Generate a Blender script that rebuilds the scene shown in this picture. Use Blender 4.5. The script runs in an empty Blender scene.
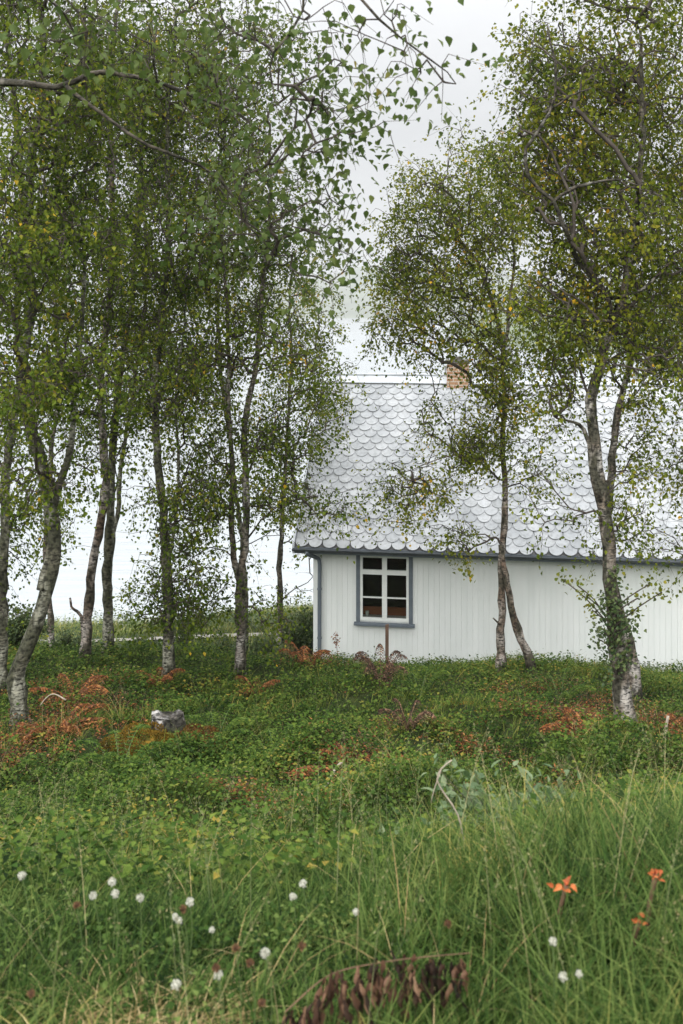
import bpy, math, random
import numpy as np
from mathutils import Vector
rng = np.random.default_rng(11); random.seed(11)
scene = bpy.context.scene
C = scene.collection
# ------------------------------------------------------------------ camera
F = 1100.0; HY = 310.0; CX = 341.5; CZ = 6.88
cam = bpy.data.cameras.new('camera'); co = bpy.data.objects.new('camera', cam); C.objects.link(co)
co.location = (0, 0, CZ); co.rotation_euler = (math.radians(90), 0, 0)
cam.sensor_fit = 'VERTICAL'; cam.sensor_height = 36; cam.sensor_width = 24
cam.lens = F / 1024 * 36; cam.shift_y = -(512 - HY) / 1024
cam.clip_start = 0.05; cam.clip_end = 20000
cam.dof.use_dof = True; cam.dof.focus_distance = 17; cam.dof.aperture_fstop = 6.3
scene.camera = co
# ------------------------------------------------------------------ world: overcast sky
SUN_EL, SUN_AZ = 36, 200          # sun behind the camera, a little left
w = bpy.data.worlds.new('World'); scene.world = w; w.use_nodes = True
nt = w.node_tree; nt.nodes.clear(); N = nt.nodes.new; L = nt.links.new
out = N('ShaderNodeOutputWorld')
sky = N('ShaderNodeTexSky'); sky.sky_type = 'NISHITA'; sky.sun_disc = False
sky.sun_elevation = math.radians(SUN_EL); sky.sun_rotation = math.radians(SUN_AZ)
hs = N('ShaderNodeHueSaturation'); hs.inputs['Saturation'].default_value = .12; L(sky.outputs[0], hs.inputs['Color'])
b1 = N('ShaderNodeBackground'); b1.inputs[1].default_value = .042; b1.name = 'clear sky'; L(hs.outputs[0], b1.inputs[0])
tc = N('ShaderNodeTexCoord'); sx = N('ShaderNodeSeparateXYZ'); L(tc.outputs['Generated'], sx.inputs[0])
mr = N('ShaderNodeMapRange'); mr.inputs[1].default_value = .16; mr.inputs[2].default_value = 1
mr.inputs[3].default_value = .12; mr.inputs[4].default_value = 2.05; L(sx.outputs['Z'], mr.inputs[0])
nz = N('ShaderNodeTexNoise'); nz.inputs['Scale'].default_value = 2.2; nz.inputs['Detail'].default_value = 4; L(tc.outputs['Generated'], nz.inputs[0])
m2 = N('ShaderNodeMapRange'); m2.inputs[3].default_value = .93; m2.inputs[4].default_value = 1.07; L(nz.outputs[0], m2.inputs[0])
mm = N('ShaderNodeMath'); mm.operation = 'MULTIPLY'; L(mr.outputs[0], mm.inputs[0]); L(m2.outputs[0], mm.inputs[1])
b2 = N('ShaderNodeBackground'); b2.inputs[0].default_value = (.985, .99, 1, 1); L(mm.outputs[0], b2.inputs[1])
ad = N('ShaderNodeAddShader'); L(b1.outputs[0], ad.inputs[0]); L(b2.outputs[0], ad.inputs[1]); L(ad.outputs[0], out.inputs[0])
sun = bpy.data.lights.new('sun', 'SUN'); sun.energy = 2.3; sun.angle = math.radians(60); sun.color = (1, .97, .93)
so = bpy.data.objects.new('sun', sun); C.objects.link(so)
a = math.radians(SUN_AZ)
sd = Vector((math.sin(a) * math.cos(math.radians(SUN_EL)), math.cos(a) * math.cos(math.radians(SUN_EL)), math.sin(math.radians(SUN_EL))))
so.rotation_euler = sd.to_track_quat('Z', 'Y').to_euler(); so.location = (0, -10, 30)
vs = scene.view_settings; vs.view_transform = 'Standard'; vs.look = 'None'; vs.exposure = 0.75; vs.gamma = 1
scene.cycles.max_bounces = 6; scene.cycles.diffuse_bounces = 3; scene.cycles.transparent_max_bounces = 6
scene.cycles.volume_bounces = 0

# ------------------------------------------------------------------ helpers
def W(px, py, Y): return np.array(((px - CX) / F * Y, Y, CZ - (py - HY) / F * Y))
def gx(px, Y): return (px - CX) / F * Y
def tag(o, label=None, cat=None, group=None, kind=None):
    if label: o['label'] = label
    if cat: o['category'] = cat
    if group: o['group'] = group
    if kind: o['kind'] = kind
    return o
def empty(name, loc, rz=0):
    o = bpy.data.objects.new(name, None); C.objects.link(o); o.location = loc; o.rotation_euler = (0, 0, rz); return o
def meshnp(name, V, faces, mat, parent=None, smooth=False, loc=None):
    """faces: list of (n,k) int arrays. V in world coordinates; a parent's plain translation is removed."""
    V = np.asarray(V, dtype=np.float64)
    if loc is not None: V = V - np.asarray(loc)
    me = bpy.data.meshes.new(name)
    faces = [np.asarray(f, dtype=np.int32) for f in faces if len(f)]
    loops = np.concatenate([f.ravel() for f in faces]); cnt = np.concatenate([np.full(len(f), f.shape[1]) for f in faces])
    start = np.concatenate(([0], np.cumsum(cnt)[:-1])).astype(np.int32)
    me.vertices.add(len(V)); me.vertices.foreach_set('co', V.astype(np.float32).ravel())
    me.loops.add(len(loops)); me.loops.foreach_set('vertex_index', loops)
    me.polygons.add(len(cnt)); me.polygons.foreach_set('loop_start', start)
    me.polygons.foreach_set('use_smooth', np.full(len(cnt), bool(smooth)))
    me.update(calc_edges=True)
    me.materials.append(mat)
    o = bpy.data.objects.new(name, me); C.objects.link(o)
    if parent is not None: o.parent = parent
    elif loc is not None: o.location = loc
    return o
class MB:
    def __init__(s): s.v = []; s.f = {}; s.n = 0
    def add(s, V, fs):
        V = np.asarray(V, float)
        for f in fs:
            f = np.asarray(f)
            s.f.setdefault(f.shape[1], []).append(f + s.n)
        s.v.append(V); s.n += len(V)
    def box(s, x0, x1, y0, y1, z0, z1):
        V = [(x, y, z) for z in (z0, z1) for y in (y0, y1) for x in (x0, x1)]
        s.add(V, [[(0, 2, 3, 1), (4, 5, 7, 6), (0, 1, 5, 4), (2, 6, 7, 3), (0, 4, 6, 2), (1, 3, 7, 5)]])
    def ngon(s, V): s.add(V, [[list(range(len(V)))]])
    def prism(s, A, B):
        n = len(A); s.add(list(A) + list(B), [[[i, (i + 1) % n, n + (i + 1) % n, n + i] for i in range(n)], [list(range(n))[::-1]], [list(range(n, 2 * n))]])
    def tube(s, pts, rad, sides=8, noise=0, caps=True):
        pts = np.asarray(pts, float); n = len(pts); rad = np.broadcast_to(np.asarray(rad, float), (n,))
        T = np.gradient(pts, axis=0); T /= np.linalg.norm(T, axis=1)[:, None] + 1e-9
        ref = np.array((0.31, 0.92, 0.17)); 
        U = np.cross(T, ref); U /= np.linalg.norm(U, axis=1)[:, None] + 1e-9; V_ = np.cross(T, U)
        an = np.linspace(0, 2 * np.pi, sides, endpoint=False)
        R = rad[:, None] * (1 + noise * rng.normal(size=(n, sides)))
        P = pts[:, None] + R[..., None] * (np.cos(an)[None, :, None] * U[:, None] + np.sin(an)[None, :, None] * V_[:, None])
        i = np.arange(n - 1)[:, None] * sides; j = np.arange(sides)[None]; j2 = (j + 1) % sides
        Q = np.stack([i + j, i + j2, i + sides + j2, i + sides + j], -1).reshape(-1, 4)
        fs = [Q]
        if caps and sides > 2: fs += [[list(range(sides))[::-1]], [list(range((n - 1) * sides, n * sides))]]
        s.add(P.reshape(-1, 3), fs)
    def build(s, name, mat, parent=None, smooth=False, loc=None):
        return meshnp(name, np.concatenate(s.v), [np.concatenate(f) for f in s.f.values()], mat, parent, smooth, loc)
def smoothline(P, step=.12):
    """Catmull-Rom through the traced points"""
    P = np.asarray(P, float)
    if len(P) < 3:
        n = max(2, int(np.linalg.norm(P[1] - P[0]) / step)); t = np.linspace(0, 1, n)[:, None]; return P[0] * (1 - t) + P[1] * t
    Q = np.vstack([2 * P[0] - P[1], P, 2 * P[-1] - P[-2]]); o = []
    for i in range(1, len(Q) - 2):
        n = max(2, int(np.linalg.norm(Q[i + 1] - Q[i]) / step))
        for t in np.linspace(0, 1, n, endpoint=False):
            o.append(.5 * (2 * Q[i] + (Q[i + 1] - Q[i - 1]) * t + (2 * Q[i - 1] - 5 * Q[i] + 4 * Q[i + 1] - Q[i + 2]) * t * t + (3 * Q[i] - Q[i - 1] - 3 * Q[i + 1] + Q[i + 2]) * t ** 3))
    o.append(P[-1]); return np.array(o)
def unit(v): return v / (np.linalg.norm(v, axis=-1, keepdims=True) + 1e-9)
# leaf cards with real fold: base, left, tip, right (or six points for near leaves)
def leaf_arrays(P, D, Nn, Ln, Wd, fine=False):
    D = unit(D); S = unit(np.cross(D, Nn)); U = np.cross(S, D)
    Ln = Ln[:, None]; Wd = Wd[:, None]; n = len(P)
    if not fine:
        V = np.stack([P, P + D * Ln * .42 - S * Wd * .5 + U * Wd * .16, P + D * Ln - U * Ln * .1, P + D * Ln * .42 + S * Wd * .5 + U * Wd * .16], 1)
        b = np.arange(n)[:, None] * 4
        F_ = np.concatenate([b + np.array([[0, 2, 1]]), b + np.array([[0, 3, 2]])])
    else:
        V = np.stack([P, P + D * Ln * .18 - S * Wd * .42 + U * Wd * .12, P + D * Ln * .42 - S * Wd * .5 + U * Wd * .17, P + D * Ln * .72 - S * Wd * .26 + U * Wd * .06,
                      P + D * Ln - U * Ln * .12, P + D * Ln * .72 + S * Wd * .26 + U * Wd * .06, P + D * Ln * .42 + S * Wd * .5 + U * Wd * .17, P + D * Ln * .18 + S * Wd * .42 + U * Wd * .12, P + D * Ln * .45], 1)
        b = np.arange(n)[:, None] * 9
        tr = [(0, 8, 1), (1, 8, 2), (2, 8, 3), (3, 8, 4), (4, 8, 5), (5, 8, 6), (6, 8, 7), (7, 8, 0)]
        F_ = np.concatenate([b + np.array([t]) for t in tr])
    return V.reshape(-1, 3), F_

# ------------------------------------------------------------------ materials
def newmat(name):
    m = bpy.data.materials.new(name); m.use_nodes = True; t = m.node_tree
    return m, t, t.nodes['Principled BSDF'], t.nodes.new, t.links.new
def ramp(n, stops):
    r = n('ShaderNodeValToRGB'); e = r.color_ramp.elements
    while len(e) < len(stops): e.new(.5)
    for i, (p, c) in enumerate(stops): e[i].position = p; e[i].color = (*c, 1)
    return r
def leafmat(name, stops, trans=.3, rough=.5, spec=.22, clump=.6, cscale=1.2, rnd=1.0):
    m, t, p, n, l = newmat(name)
    g = n('ShaderNodeNewGeometry'); tcn = n('ShaderNodeTexCoord')
    no = n('ShaderNodeTexNoise'); no.inputs['Scale'].default_value = cscale; no.inputs['Detail'].default_value = 3; l(tcn.outputs['Object'], no.inputs[0])
    mx = n('ShaderNodeMath'); mx.operation = 'MULTIPLY_ADD'; l(no.outputs[0], mx.inputs[0]); mx.inputs[1].default_value = clump; mx.inputs[2].default_value = -clump * .5 + (1 - rnd) * .5
    rn = n('ShaderNodeMath'); rn.operation = 'MULTIPLY'; rn.inputs[1].default_value = rnd; l(g.outputs['Random Per Island'], rn.inputs[0])
    a_ = n('ShaderNodeMath'); a_.operation = 'ADD'; a_.use_clamp = True; l(mx.outputs[0], a_.inputs[0]); l(rn.outputs[0], a_.inputs[1])
    r = ramp(n, stops); l(a_.outputs[0], r.inputs[0])
    l(r.outputs[0], p.inputs['Base Color']); p.inputs['Roughness'].default_value = rough; p.inputs['Specular IOR Level'].default_value = spec
    tr = n('ShaderNodeBsdfTranslucent'); hsn = n('ShaderNodeHueSaturation'); hsn.inputs['Value'].default_value = 1.25; hsn.inputs['Hue'].default_value = .485
    l(r.outputs[0], hsn.inputs['Color']); l(hsn.outputs[0], tr.inputs[0])
    ms = n('ShaderNodeMixShader'); ms.inputs[0].default_value = trans; l(p.outputs[0], ms.inputs[1]); l(tr.outputs[0], ms.inputs[2])
    l(ms.outputs[0], t.nodes['Material Output'].inputs[0]); return m
def plain(name, col, rough=.6, var=.15, scale=6, bump=0, spec=.3, metallic=0, stretch=None):
    m, t, p, n, l = newmat(name)
    tcn = n('ShaderNodeTexCoord'); no = n('ShaderNodeTexNoise'); no.inputs['Scale'].default_value = scale; no.inputs['Detail'].default_value = 6
    if stretch:
        mp = n('ShaderNodeMapping'); mp.inputs['Scale'].default_value = stretch; l(tcn.outputs['Object'], mp.inputs[0]); l(mp.outputs[0], no.inputs[0])
    else: l(tcn.outputs['Object'], no.inputs[0])
    c = np.array(col); r = ramp(n, [(.3, tuple(c * (1 - var))), (.7, tuple(np.minimum(c * (1 + var), 1)))]); l(no.outputs[0], r.inputs[0]); l(r.outputs[0], p.inputs['Base Color'])
    p.inputs['Roughness'].default_value = rough; p.inputs['Specular IOR Level'].default_value = spec; p.inputs['Metallic'].default_value = metallic
    if bump:
        b = n('ShaderNodeBump'); b.inputs['Strength'].default_value = bump; b.inputs['Distance'].default_value = .02; l(no.outputs[0], b.inputs['Height']); l(b.outputs[0], p.inputs['Normal'])
    return m
def barkmat(name, pale, brown, dark, palefrac=.5):
    m, t, p, n, l = newmat(name)
    tcn = n('ShaderNodeTexCoord')
    def noise(scale, st, det=6):
        mp = n('ShaderNodeMapping'); mp.inputs['Scale'].default_value = st; l(tcn.outputs['Object'], mp.inputs[0])
        o = n('ShaderNodeTexNoise'); o.inputs['Scale'].default_value = scale; o.inputs['Detail'].default_value = det; l(mp.outputs[0], o.inputs[0]); return o
    n1 = noise(3.5, (1, 1, .8)); n2 = noise(14, (1, 1, 5)); n3 = noise(20, (1, 1, 1.1)); n4 = noise(7, (1, 1, .35))
    r1 = ramp(n, [(palefrac - .08, pale), (palefrac + .06, brown)]); l(n1.outputs[0], r1.inputs[0])
    r2 = ramp(n, [(.52, (0, 0, 0)), (.62, (1, 1, 1))]); l(n2.outputs[0], r2.inputs[0])
    r4 = ramp(n, [(.47, (0, 0, 0)), (.56, (1, 1, 1))]); l(n4.outputs[0], r4.inputs[0])
    x1 = n('ShaderNodeMix'); x1.data_type = 'RGBA'; l(r2.outputs[0], x1.inputs[0]); l(r1.outputs[0], x1.inputs[6]); x1.inputs[7].default_value = (*dark, 1)
    x2 = n('ShaderNodeMix'); x2.data_type = 'RGBA'; l(r4.outputs[0], x2.inputs[0]); l(x1.outputs[2], x2.inputs[6]); x2.inputs[7].default_value = (dark[0] * 1.6, dark[1] * 1.7, dark[2] * 1.5, 1)
    r3 = ramp(n, [(.38, (.30, .30, .29)), (.52, (1, 1, 1)), (.68, (1.35, 1.32, 1.28))]); l(n3.outputs[0], r3.inputs[0])
    x3 = n('ShaderNodeMix'); x3.data_type = 'RGBA'; x3.blend_type = 'MULTIPLY'; x3.inputs[0].default_value = 1; l(x2.outputs[2], x3.inputs[6]); l(r3.outputs[0], x3.inputs[7])
    l(x3.outputs[2], p.inputs['Base Color']); p.inputs['Roughness'].default_value = .85; p.inputs['Specular IOR Level'].default_value = .2
    b = n('ShaderNodeBump'); b.inputs['Strength'].default_value = .8; b.inputs['Distance'].default_value = .03; l(n3.outputs[0], b.inputs['Height']); l(b.outputs[0], p.inputs['Normal'])
    return m
M = {}
M['bark_pale'] = barkmat('birch bark pale', (.38, .36, .33), (.17, .14, .11), (.04, .036, .03), .47)
M['bark_lichen'] = barkmat('birch bark with lichen', (.25, .25, .20), (.11, .105, .075), (.035, .034, .025), .49)
M['bark_red'] = barkmat('peeling reddish birch bark', (.33, .30, .27), (.16, .115, .085), (.04, .034, .028), .5)
M['bark_dark'] = barkmat('dark grey limb bark', (.15, .145, .125), (.075, .065, .05), (.025, .022, .018), .45)
M['twig'] = plain('dark twig bark', (.055, .045, .036), .8, .4, 12)
GREEN = [(0, (0.0174, 0.036, 0.0036)), (0.35, (0.0552, 0.0954, 0.0078)), (0.75, (0.1452, 0.1933, 0.018)), (0.96, (0.2468, 0.2319, 0.027)), (1, (0.4356, 0.2835, 0.018))]
OLIVE = [(0, (0.0228, 0.0413, 0.0036)), (0.35, (0.0741, 0.1108, 0.0084)), (0.75, (0.1853, 0.2126, 0.018)), (0.96, (0.2994, 0.2642, 0.03)), (1, (0.5417, 0.3221, 0.021))]
BLUE = [(0, (0.0269, 0.0525, 0.0112)), (0.5, (0.0717, 0.1155, 0.0272)), (0.9, (0.1288, 0.168, 0.048)), (1, (0.224, 0.1995, 0.04))]
M['leaf_dark'] = leafmat('birch leaves dark', GREEN, .4, clump=1.5, rnd=.62, spec=.12)
M['leaf_olive'] = leafmat('birch leaves turning', OLIVE, .4, clump=1.5, rnd=.65, spec=.12)
M['leaf_near'] = leafmat('birch leaves near', BLUE, .4, clump=.9, cscale=2, rnd=.7, spec=.15)
M['grass'] = leafmat('grass blades', [(0, (0.013, 0.0286, 0.0039)), (0.4, (0.054, 0.0938, 0.014)), (0.8, (0.1404, 0.1836, 0.0349)), (0.93, (0.2592, 0.2346, 0.062)), (1, (0.432, 0.3162, 0.1008))], .25, .6, .1, .9, .8, .85)
M['grass_near'] = leafmat('near grass blades', [(0, (0.0086, 0.0245, 0.0039)), (0.4, (0.0432, 0.0898, 0.0147)), (0.8, (0.1512, 0.204, 0.0542)), (0.94, (0.3024, 0.2652, 0.0736)), (1, (0.486, 0.357, 0.1085))], .28, .6, .1, .9, .9, .85)
M['cover'] = leafmat('ground cover leaves', [(0, (0.0086, 0.0224, 0.0039)), (0.4, (0.0367, 0.0796, 0.0109)), (0.8, (0.1134, 0.1683, 0.0279)), (0.95, (0.1836, 0.1938, 0.0349)), (1, (0.2592, 0.204, 0.0387))], .25, .6, .1, 1.4, 1.1, .75)
M['straw'] = leafmat('dry straw', [(0, (.22, .15, .06)), (.5, (.36, .26, .11)), (1, (.50, .40, .20))], .15, .6, .25)
M['rust'] = leafmat('withered rust leaves', [(0, (.06, .024, .012)), (.4, (.15, .055, .022)), (.8, (.29, .11, .035)), (1, (.42, .22, .08))], .15, .7, .15)
M['brown'] = leafmat('withered brown leaves', [(0, (.012, .008, .005)), (.5, (.055, .028, .017)), (.85, (.16, .085, .05)), (1, (.34, .21, .13))], .1, .65, .3)
M['moss'] = leafmat('golden moss', [(0, (.03, .03, .006)), (.3, (.07, .06, .010)), (.6, (.15, .085, .012)), (1, (.26, .16, .022))], .1, .8, .1, 1.2, 9, .7)
M['mossdark'] = leafmat('red brown moss', [(0, (.03, .022, .008)), (.4, (.09, .045, .015)), (1, (.19, .09, .02))], .1, .8, .1, 1.2, 9, .7)
M['willow'] = leafmat('grey green willow leaves', [(0, (.06, .11, .04)), (.6, (.12, .18, .08)), (1, (.20, .25, .13))], .3, .5, .4)
M['bush'] = leafmat('bush leaves', [(0, (.028, .058, .018)), (.5, (.06, .095, .03)), (1, (.12, .15, .045))], .25, .5, .3)
M['meadow'] = leafmat('meadow grass', [(0, (.10, .15, .03)), (.6, (.17, .21, .055)), (1, (.30, .27, .10))], .25, .6, .2, .7, .25)
M['stem'] = plain('green stem', (.10, .15, .05), .6, .25, 8)
M['deadwood'] = plain('bleached dead wood', (.34, .29, .23), .8, .3, 18, .5, stretch=(1, 1, .3))
M['brownstem'] = plain('brown stem', (.14, .085, .05), .8, .3, 15)

# ------------------------------------------------------------------ terrain
PY = np.array([-400, -30, -6, 0, 2.3, 3.2, 5, 7, 10, 12, 15, 17, 19, 21, 24, 30, 36, 43, 60, 90, 400, 12000.])
PZ = np.array([9, 7, 5.8, 5.45, 5.32, 5.1, 4.35, 3.55, 2.5, 2.2, 1.62, 1.32, .62, .0, -.4, -1.75, -3.35, -5.9, -12.5, -17, -20, -20.])
fy = np.concatenate([np.linspace(-400, -10, 60), np.linspace(-9.9, 70, 1600), np.linspace(71, 12000, 400)])
fz = np.interp(fy, PY, PZ)
k = np.hanning(41); k /= k.sum(); seg = (fy > -9) & (fy < 69)
fz2 = fz.copy(); cv = np.convolve(fz, k, 'same'); fz2[seg] = cv[seg]
def zf(x, y):
    x = np.asarray(x, float); y = np.asarray(y, float)
    z = np.interp(y, fy, fz2)
    near = np.clip(1 - np.abs(y - 10) / 12, 0, 1)
    z = z + near * (.13 * np.sin(1.3 * x + .9 * y) + .14 * np.exp(-((y - 10) / 3.2) ** 2) * (np.sin(3.1 * x + 1.2 * np.sin(2 * y)) + np.sin(2.7 * y + 1.9 * np.sin(1.6 * x))) + .10 * np.sin(2.3 * x - 1.7 * y + 1) + .07 * np.sin(3.9 * x + 2.9 * y + 2) + .035 * np.sin(6.1 * x - 5.2 * y)) * np.clip((y - 3) / 4, 0, 1)
    z = z + .22 * np.exp(-((x - 1.1) / .8) ** 2 - ((y - 3.4) / .9) ** 2)
    z = z - .28 * np.clip((x - 3.4) / 2, 0, 1) * np.exp(-((y - 17) / 2.2) ** 2)
    z = z - .30 * np.exp(-((x + 3) / 4) ** 2 - ((y - 5.5) / 2) ** 2) * .3
    z = z + .25 * np.clip((-x - 1) / 1.5, 0, 1) * np.exp(-((y - 17.5) / 3) ** 2) - .06 * np.exp(-((x - 3.1) / 1) ** 2 - ((y - 12) / 1) ** 2)
    far = np.clip((y - 22) / 15, 0, 1) * np.clip((60 - y) / 15, 0, 1)
    z = z + far * (.25 * np.sin(.35 * x + 1) + .45 * np.clip((x + 9) / 10, 0, 1) + .1 * np.sin(1.1 * x + .7 * y))
    # the hollow ground under the house is level
    z = z + np.clip((np.abs(x) - 60) / 300, 0, 1) * 6 * np.clip((50 - y) / 30, 0, 1)
    return z
def G(px, Y, dz=0): 
    x = gx(px, Y); return np.array((x, Y, float(zf(x, Y)) + dz))
m, t, p, n, l = newmat('turf soil'); M['soil'] = m
tcn = n('ShaderNodeTexCoord'); a1 = n('ShaderNodeTexNoise'); a1.inputs['Scale'].default_value = 1.4; a1.inputs['Detail'].default_value = 10; a1.inputs['Roughness'].default_value = .7; l(tcn.outputs['Object'], a1.inputs[0])
r = ramp(n, [(.3, (.016, .020, .008)), (.5, (.03, .045, .014)), (.62, (.06, .07, .022)), (.75, (.08, .055, .025))]); l(a1.outputs[0], r.inputs[0]); l(r.outputs[0], p.inputs['Base Color']); p.inputs['Roughness'].default_value = .95; p.inputs['Specular IOR Level'].default_value = .1
a2 = n('ShaderNodeTexNoise'); a2.inputs['Scale'].default_value = 30; a2.inputs['Detail'].default_value = 6; l(tcn.outputs['Object'], a2.inputs[0])
bb = n('ShaderNodeBump'); bb.inputs['Distance'].default_value = .05; l(a2.outputs[0], bb.inputs['Height']); l(bb.outputs[0], p.inputs['Normal'])
def axis(parts): return np.unique(np.concatenate([np.arange(a, b, s) for a, b, s in parts]))
gxs = axis([(-900, -60, 40), (-60, -15, 2.5), (-15, 15, .14), (15, 60, 2.5), (60, 901, 40)])
gys = axis([(-400, -10, 30), (-10, 1, 1), (1, 24, .14), (24, 60, .6), (60, 400, 40), (400, 9000, 900)])
X, Yg = np.meshgrid(gxs, gys); Z = zf(X, Yg); nx, ny = len(gxs), len(gys)
V = np.stack([X, Yg, Z], -1).reshape(-1, 3); i = (np.arange(ny - 1)[:, None] * nx + np.arange(nx - 1)[None]).ravel()
tag(meshnp('ground', V, [np.stack([i, i + 1, i + nx + 1, i + nx], -1)], M['soil'], smooth=True), kind='structure')
# path beyond the trees
def strip(name, pts, wd, mat, dz):
    P_ = smoothline(np.array([(a_, b_, 0) for a_, b_ in pts]), .4)[:, :2]; T_ = unit(np.gradient(P_, axis=0)); S_ = np.stack([-T_[:, 1], T_[:, 0]], -1); ks = 6
    V_ = []
    for q in np.linspace(-.5, .5, ks):
        a_ = P_ + S_ * q * wd * (1 + .12 * np.sin(np.arange(len(P_)) * .8 + q * 5))[:, None]; V_.append(np.column_stack([a_, zf(a_[:, 0], a_[:, 1]) + dz]))
    V_ = np.array(V_).transpose(1, 0, 2).reshape(-1, 3); nn = len(P_)
    ii = (np.arange(nn - 1)[:, None] * ks + np.arange(ks - 1)[None]).ravel()
    return tag(meshnp(name, V_, [np.stack([ii, ii + 1, ii + ks + 1, ii + ks], -1)], mat, smooth=True), kind='structure')
M['gravel'] = plain('gravel', (.25, .235, .21), .9, .25, 25, .5)
strip('path', [(-40, 27.5), (-15, 26.2), (-8, 25.2), (-4, 24.9), (-1, 25.6), (3, 28), (10, 31), (40, 36)], 0.8, M['gravel'], .03)
# water
m, t, p, n, l = newmat('lake water'); M['water'] = m
p.inputs['Base Color'].default_value = (.52, .56, .58, 1); p.inputs['Roughness'].default_value = .22; p.inputs['IOR'].default_value = 1.33; p.inputs['Metallic'].default_value = .55
tcn = n('ShaderNodeTexCoord'); mp = n('ShaderNodeMapping'); mp.inputs['Scale'].default_value = (.12, .5, 1); mp.inputs['Rotation'].default_value = (0, 0, .25); l(tcn.outputs['Object'], mp.inputs[0])
a1 = n('ShaderNodeTexNoise'); a1.inputs['Scale'].default_value = 1.5; a1.inputs['Detail'].default_value = 8; l(mp.outputs[0], a1.inputs[0])
bb = n('ShaderNodeBump'); bb.inputs['Strength'].default_value = .2; bb.inputs['Distance'].default_value = .5; l(a1.outputs[0], bb.inputs['Height']); l(bb.outputs[0], p.inputs['Normal'])
mb = MB(); mb.add([(-5000, 44, -12), (5000, 44, -12), (5000, 9000, -12), (-5000, 9000, -12)], [[(0, 1, 2, 3)]])
tag(mb.build('water', M['water']), kind='structure')
# far hills across the water
def hill(name, x0, x1, y0, y1, hf, mat, nx=90, ny=14):
    xs = np.linspace(x0, x1, nx); ys = np.linspace(0, 1, ny); XX, YY = np.meshgrid(xs, ys)
    sh = np.sin(YY * np.pi * .5) ** .8
    ZZ = -12.5 + hf(XX) * sh + 1.5 * np.sin(XX * .05 + YY * 9) * sh
    Yw = y0 + YY * (y1 - y0) + (y1 - y0) * .1 * np.sin(XX / (x1 - x0) * 14)
    V_ = np.stack([XX, Yw, ZZ], -1).reshape(-1, 3); ii = (np.arange(ny - 1)[:, None] * nx + np.arange(nx - 1)[None]).ravel()
    return tag(meshnp(name, V_, [np.stack([ii, ii + 1, ii + nx + 1, ii + nx], -1)], mat, smooth=True), kind='structure')
M['farwood'] = plain('distant wooded hillside', (.10, .13, .06), .95, .45, .03, 0)
def h1(x): return 26 * np.clip((x - 85) / 90, 0, 1) ** .7 + 3 * np.sin(x * .06) * np.clip((x - 85) / 60, 0, 1)
hill('headland', 80, 700, 500, 900, h1, M['farwood'], 160, 20)
def h2(x): return 105 + 45 * np.sin(x / 420 + 1) + 25 * np.sin(x / 170) + 6 * np.sin(x / 40)
hill('hills', -2600, 2600, 2600, 3600, h2, M['farwood'], 220, 16)

# ------------------------------------------------------------------ house
TH = -math.radians(8.8)
house = empty('house', (-.5, 21.5, 0), TH)
tag(house, 'white boarded cottage with grey scalloped slate roof beyond the trees', 'house')
LEN, DEP, WH = 11.0, 6.0, 2.30
EY, EZ, RZ = -.32, 2.36, 5.40           # eave line and ridge height in the house frame
sl = (RZ - EZ) / (DEP / 2 - EY); SA = math.atan(sl)
def rz_at(y): return EZ + sl * (y - EY) if y <= DEP / 2 else EZ + sl * (DEP - y - EY)
m, t, p, n, l = newmat('white painted boards'); M['paint'] = m
tcn = n('ShaderNodeTexCoord'); g = n('ShaderNodeNewGeometry'); mp = n('ShaderNodeMapping'); mp.inputs['Scale'].default_value = (3, 3, .5); l(tcn.outputs['Object'], mp.inputs[0])
a1 = n('ShaderNodeTexNoise'); a1.inputs['Scale'].default_value = 2; a1.inputs['Detail'].default_value = 7; l(mp.outputs[0], a1.inputs[0])
r = ramp(n, [(.3, (.76, .80, .785)), (.7, (.82, .85, .84))]); l(a1.outputs[0], r.inputs[0])
r2 = ramp(n, [(0, (.975, .975, .975)), (1, (1, 1, 1))]); l(g.outputs['Random Per Island'], r2.inputs[0])
x3 = n('ShaderNodeMix'); x3.data_type = 'RGBA'; x3.blend_type = 'MULTIPLY'; x3.inputs[0].default_value = 1; l(r.outputs[0], x3.inputs[6]); l(r2.outputs[0], x3.inputs[7])
l(x3.outputs[2], p.inputs['Base Color']); p.inputs['Roughness'].default_value = .55
M['trimwhite'] = plain('white window paint', (.74, .77, .75), .45, .06, 6)
M['trimgrey'] = plain('blue grey trim paint', (.125, .15, .175), .5, .15, 8, .1)
M['darkmetal'] = plain('dark grey gutter metal', (.07, .08, .09), .45, .2, 5)
M['zinc'] = plain('pale zinc flashing', (.50, .53, .56), .45, .15, 4)
M['stone'] = plain('foundation stone', (.12, .115, .10), .9, .3, 9, .6)
wb = MB()
PW = .105; wx0, wx1, wz0, wz1 = .875, 1.825, .86, 2.14
def zr(x): return [(0, wz0), (wz1, WH)] if wx0 < x < wx1 else [(0, WH)]
xs = list(np.arange(0, LEN, PW)); 
for x in xs:
    a_, b_ = x + .0035, min(x + PW - .0035, LEN)
    segs = [(a_, b_)]
    for e in (wx0, wx1):
        segs = [s2 for s_ in segs for s2 in ([(s_[0], e), (e, s_[1])] if s_[0] < e < s_[1] else [s_])]
    for s_ in segs:
        for z0, z1 in zr((s_[0] + s_[1]) / 2): wb.box(s_[0], s_[1], -.009, 0, z0 + .02, z1)
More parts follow.
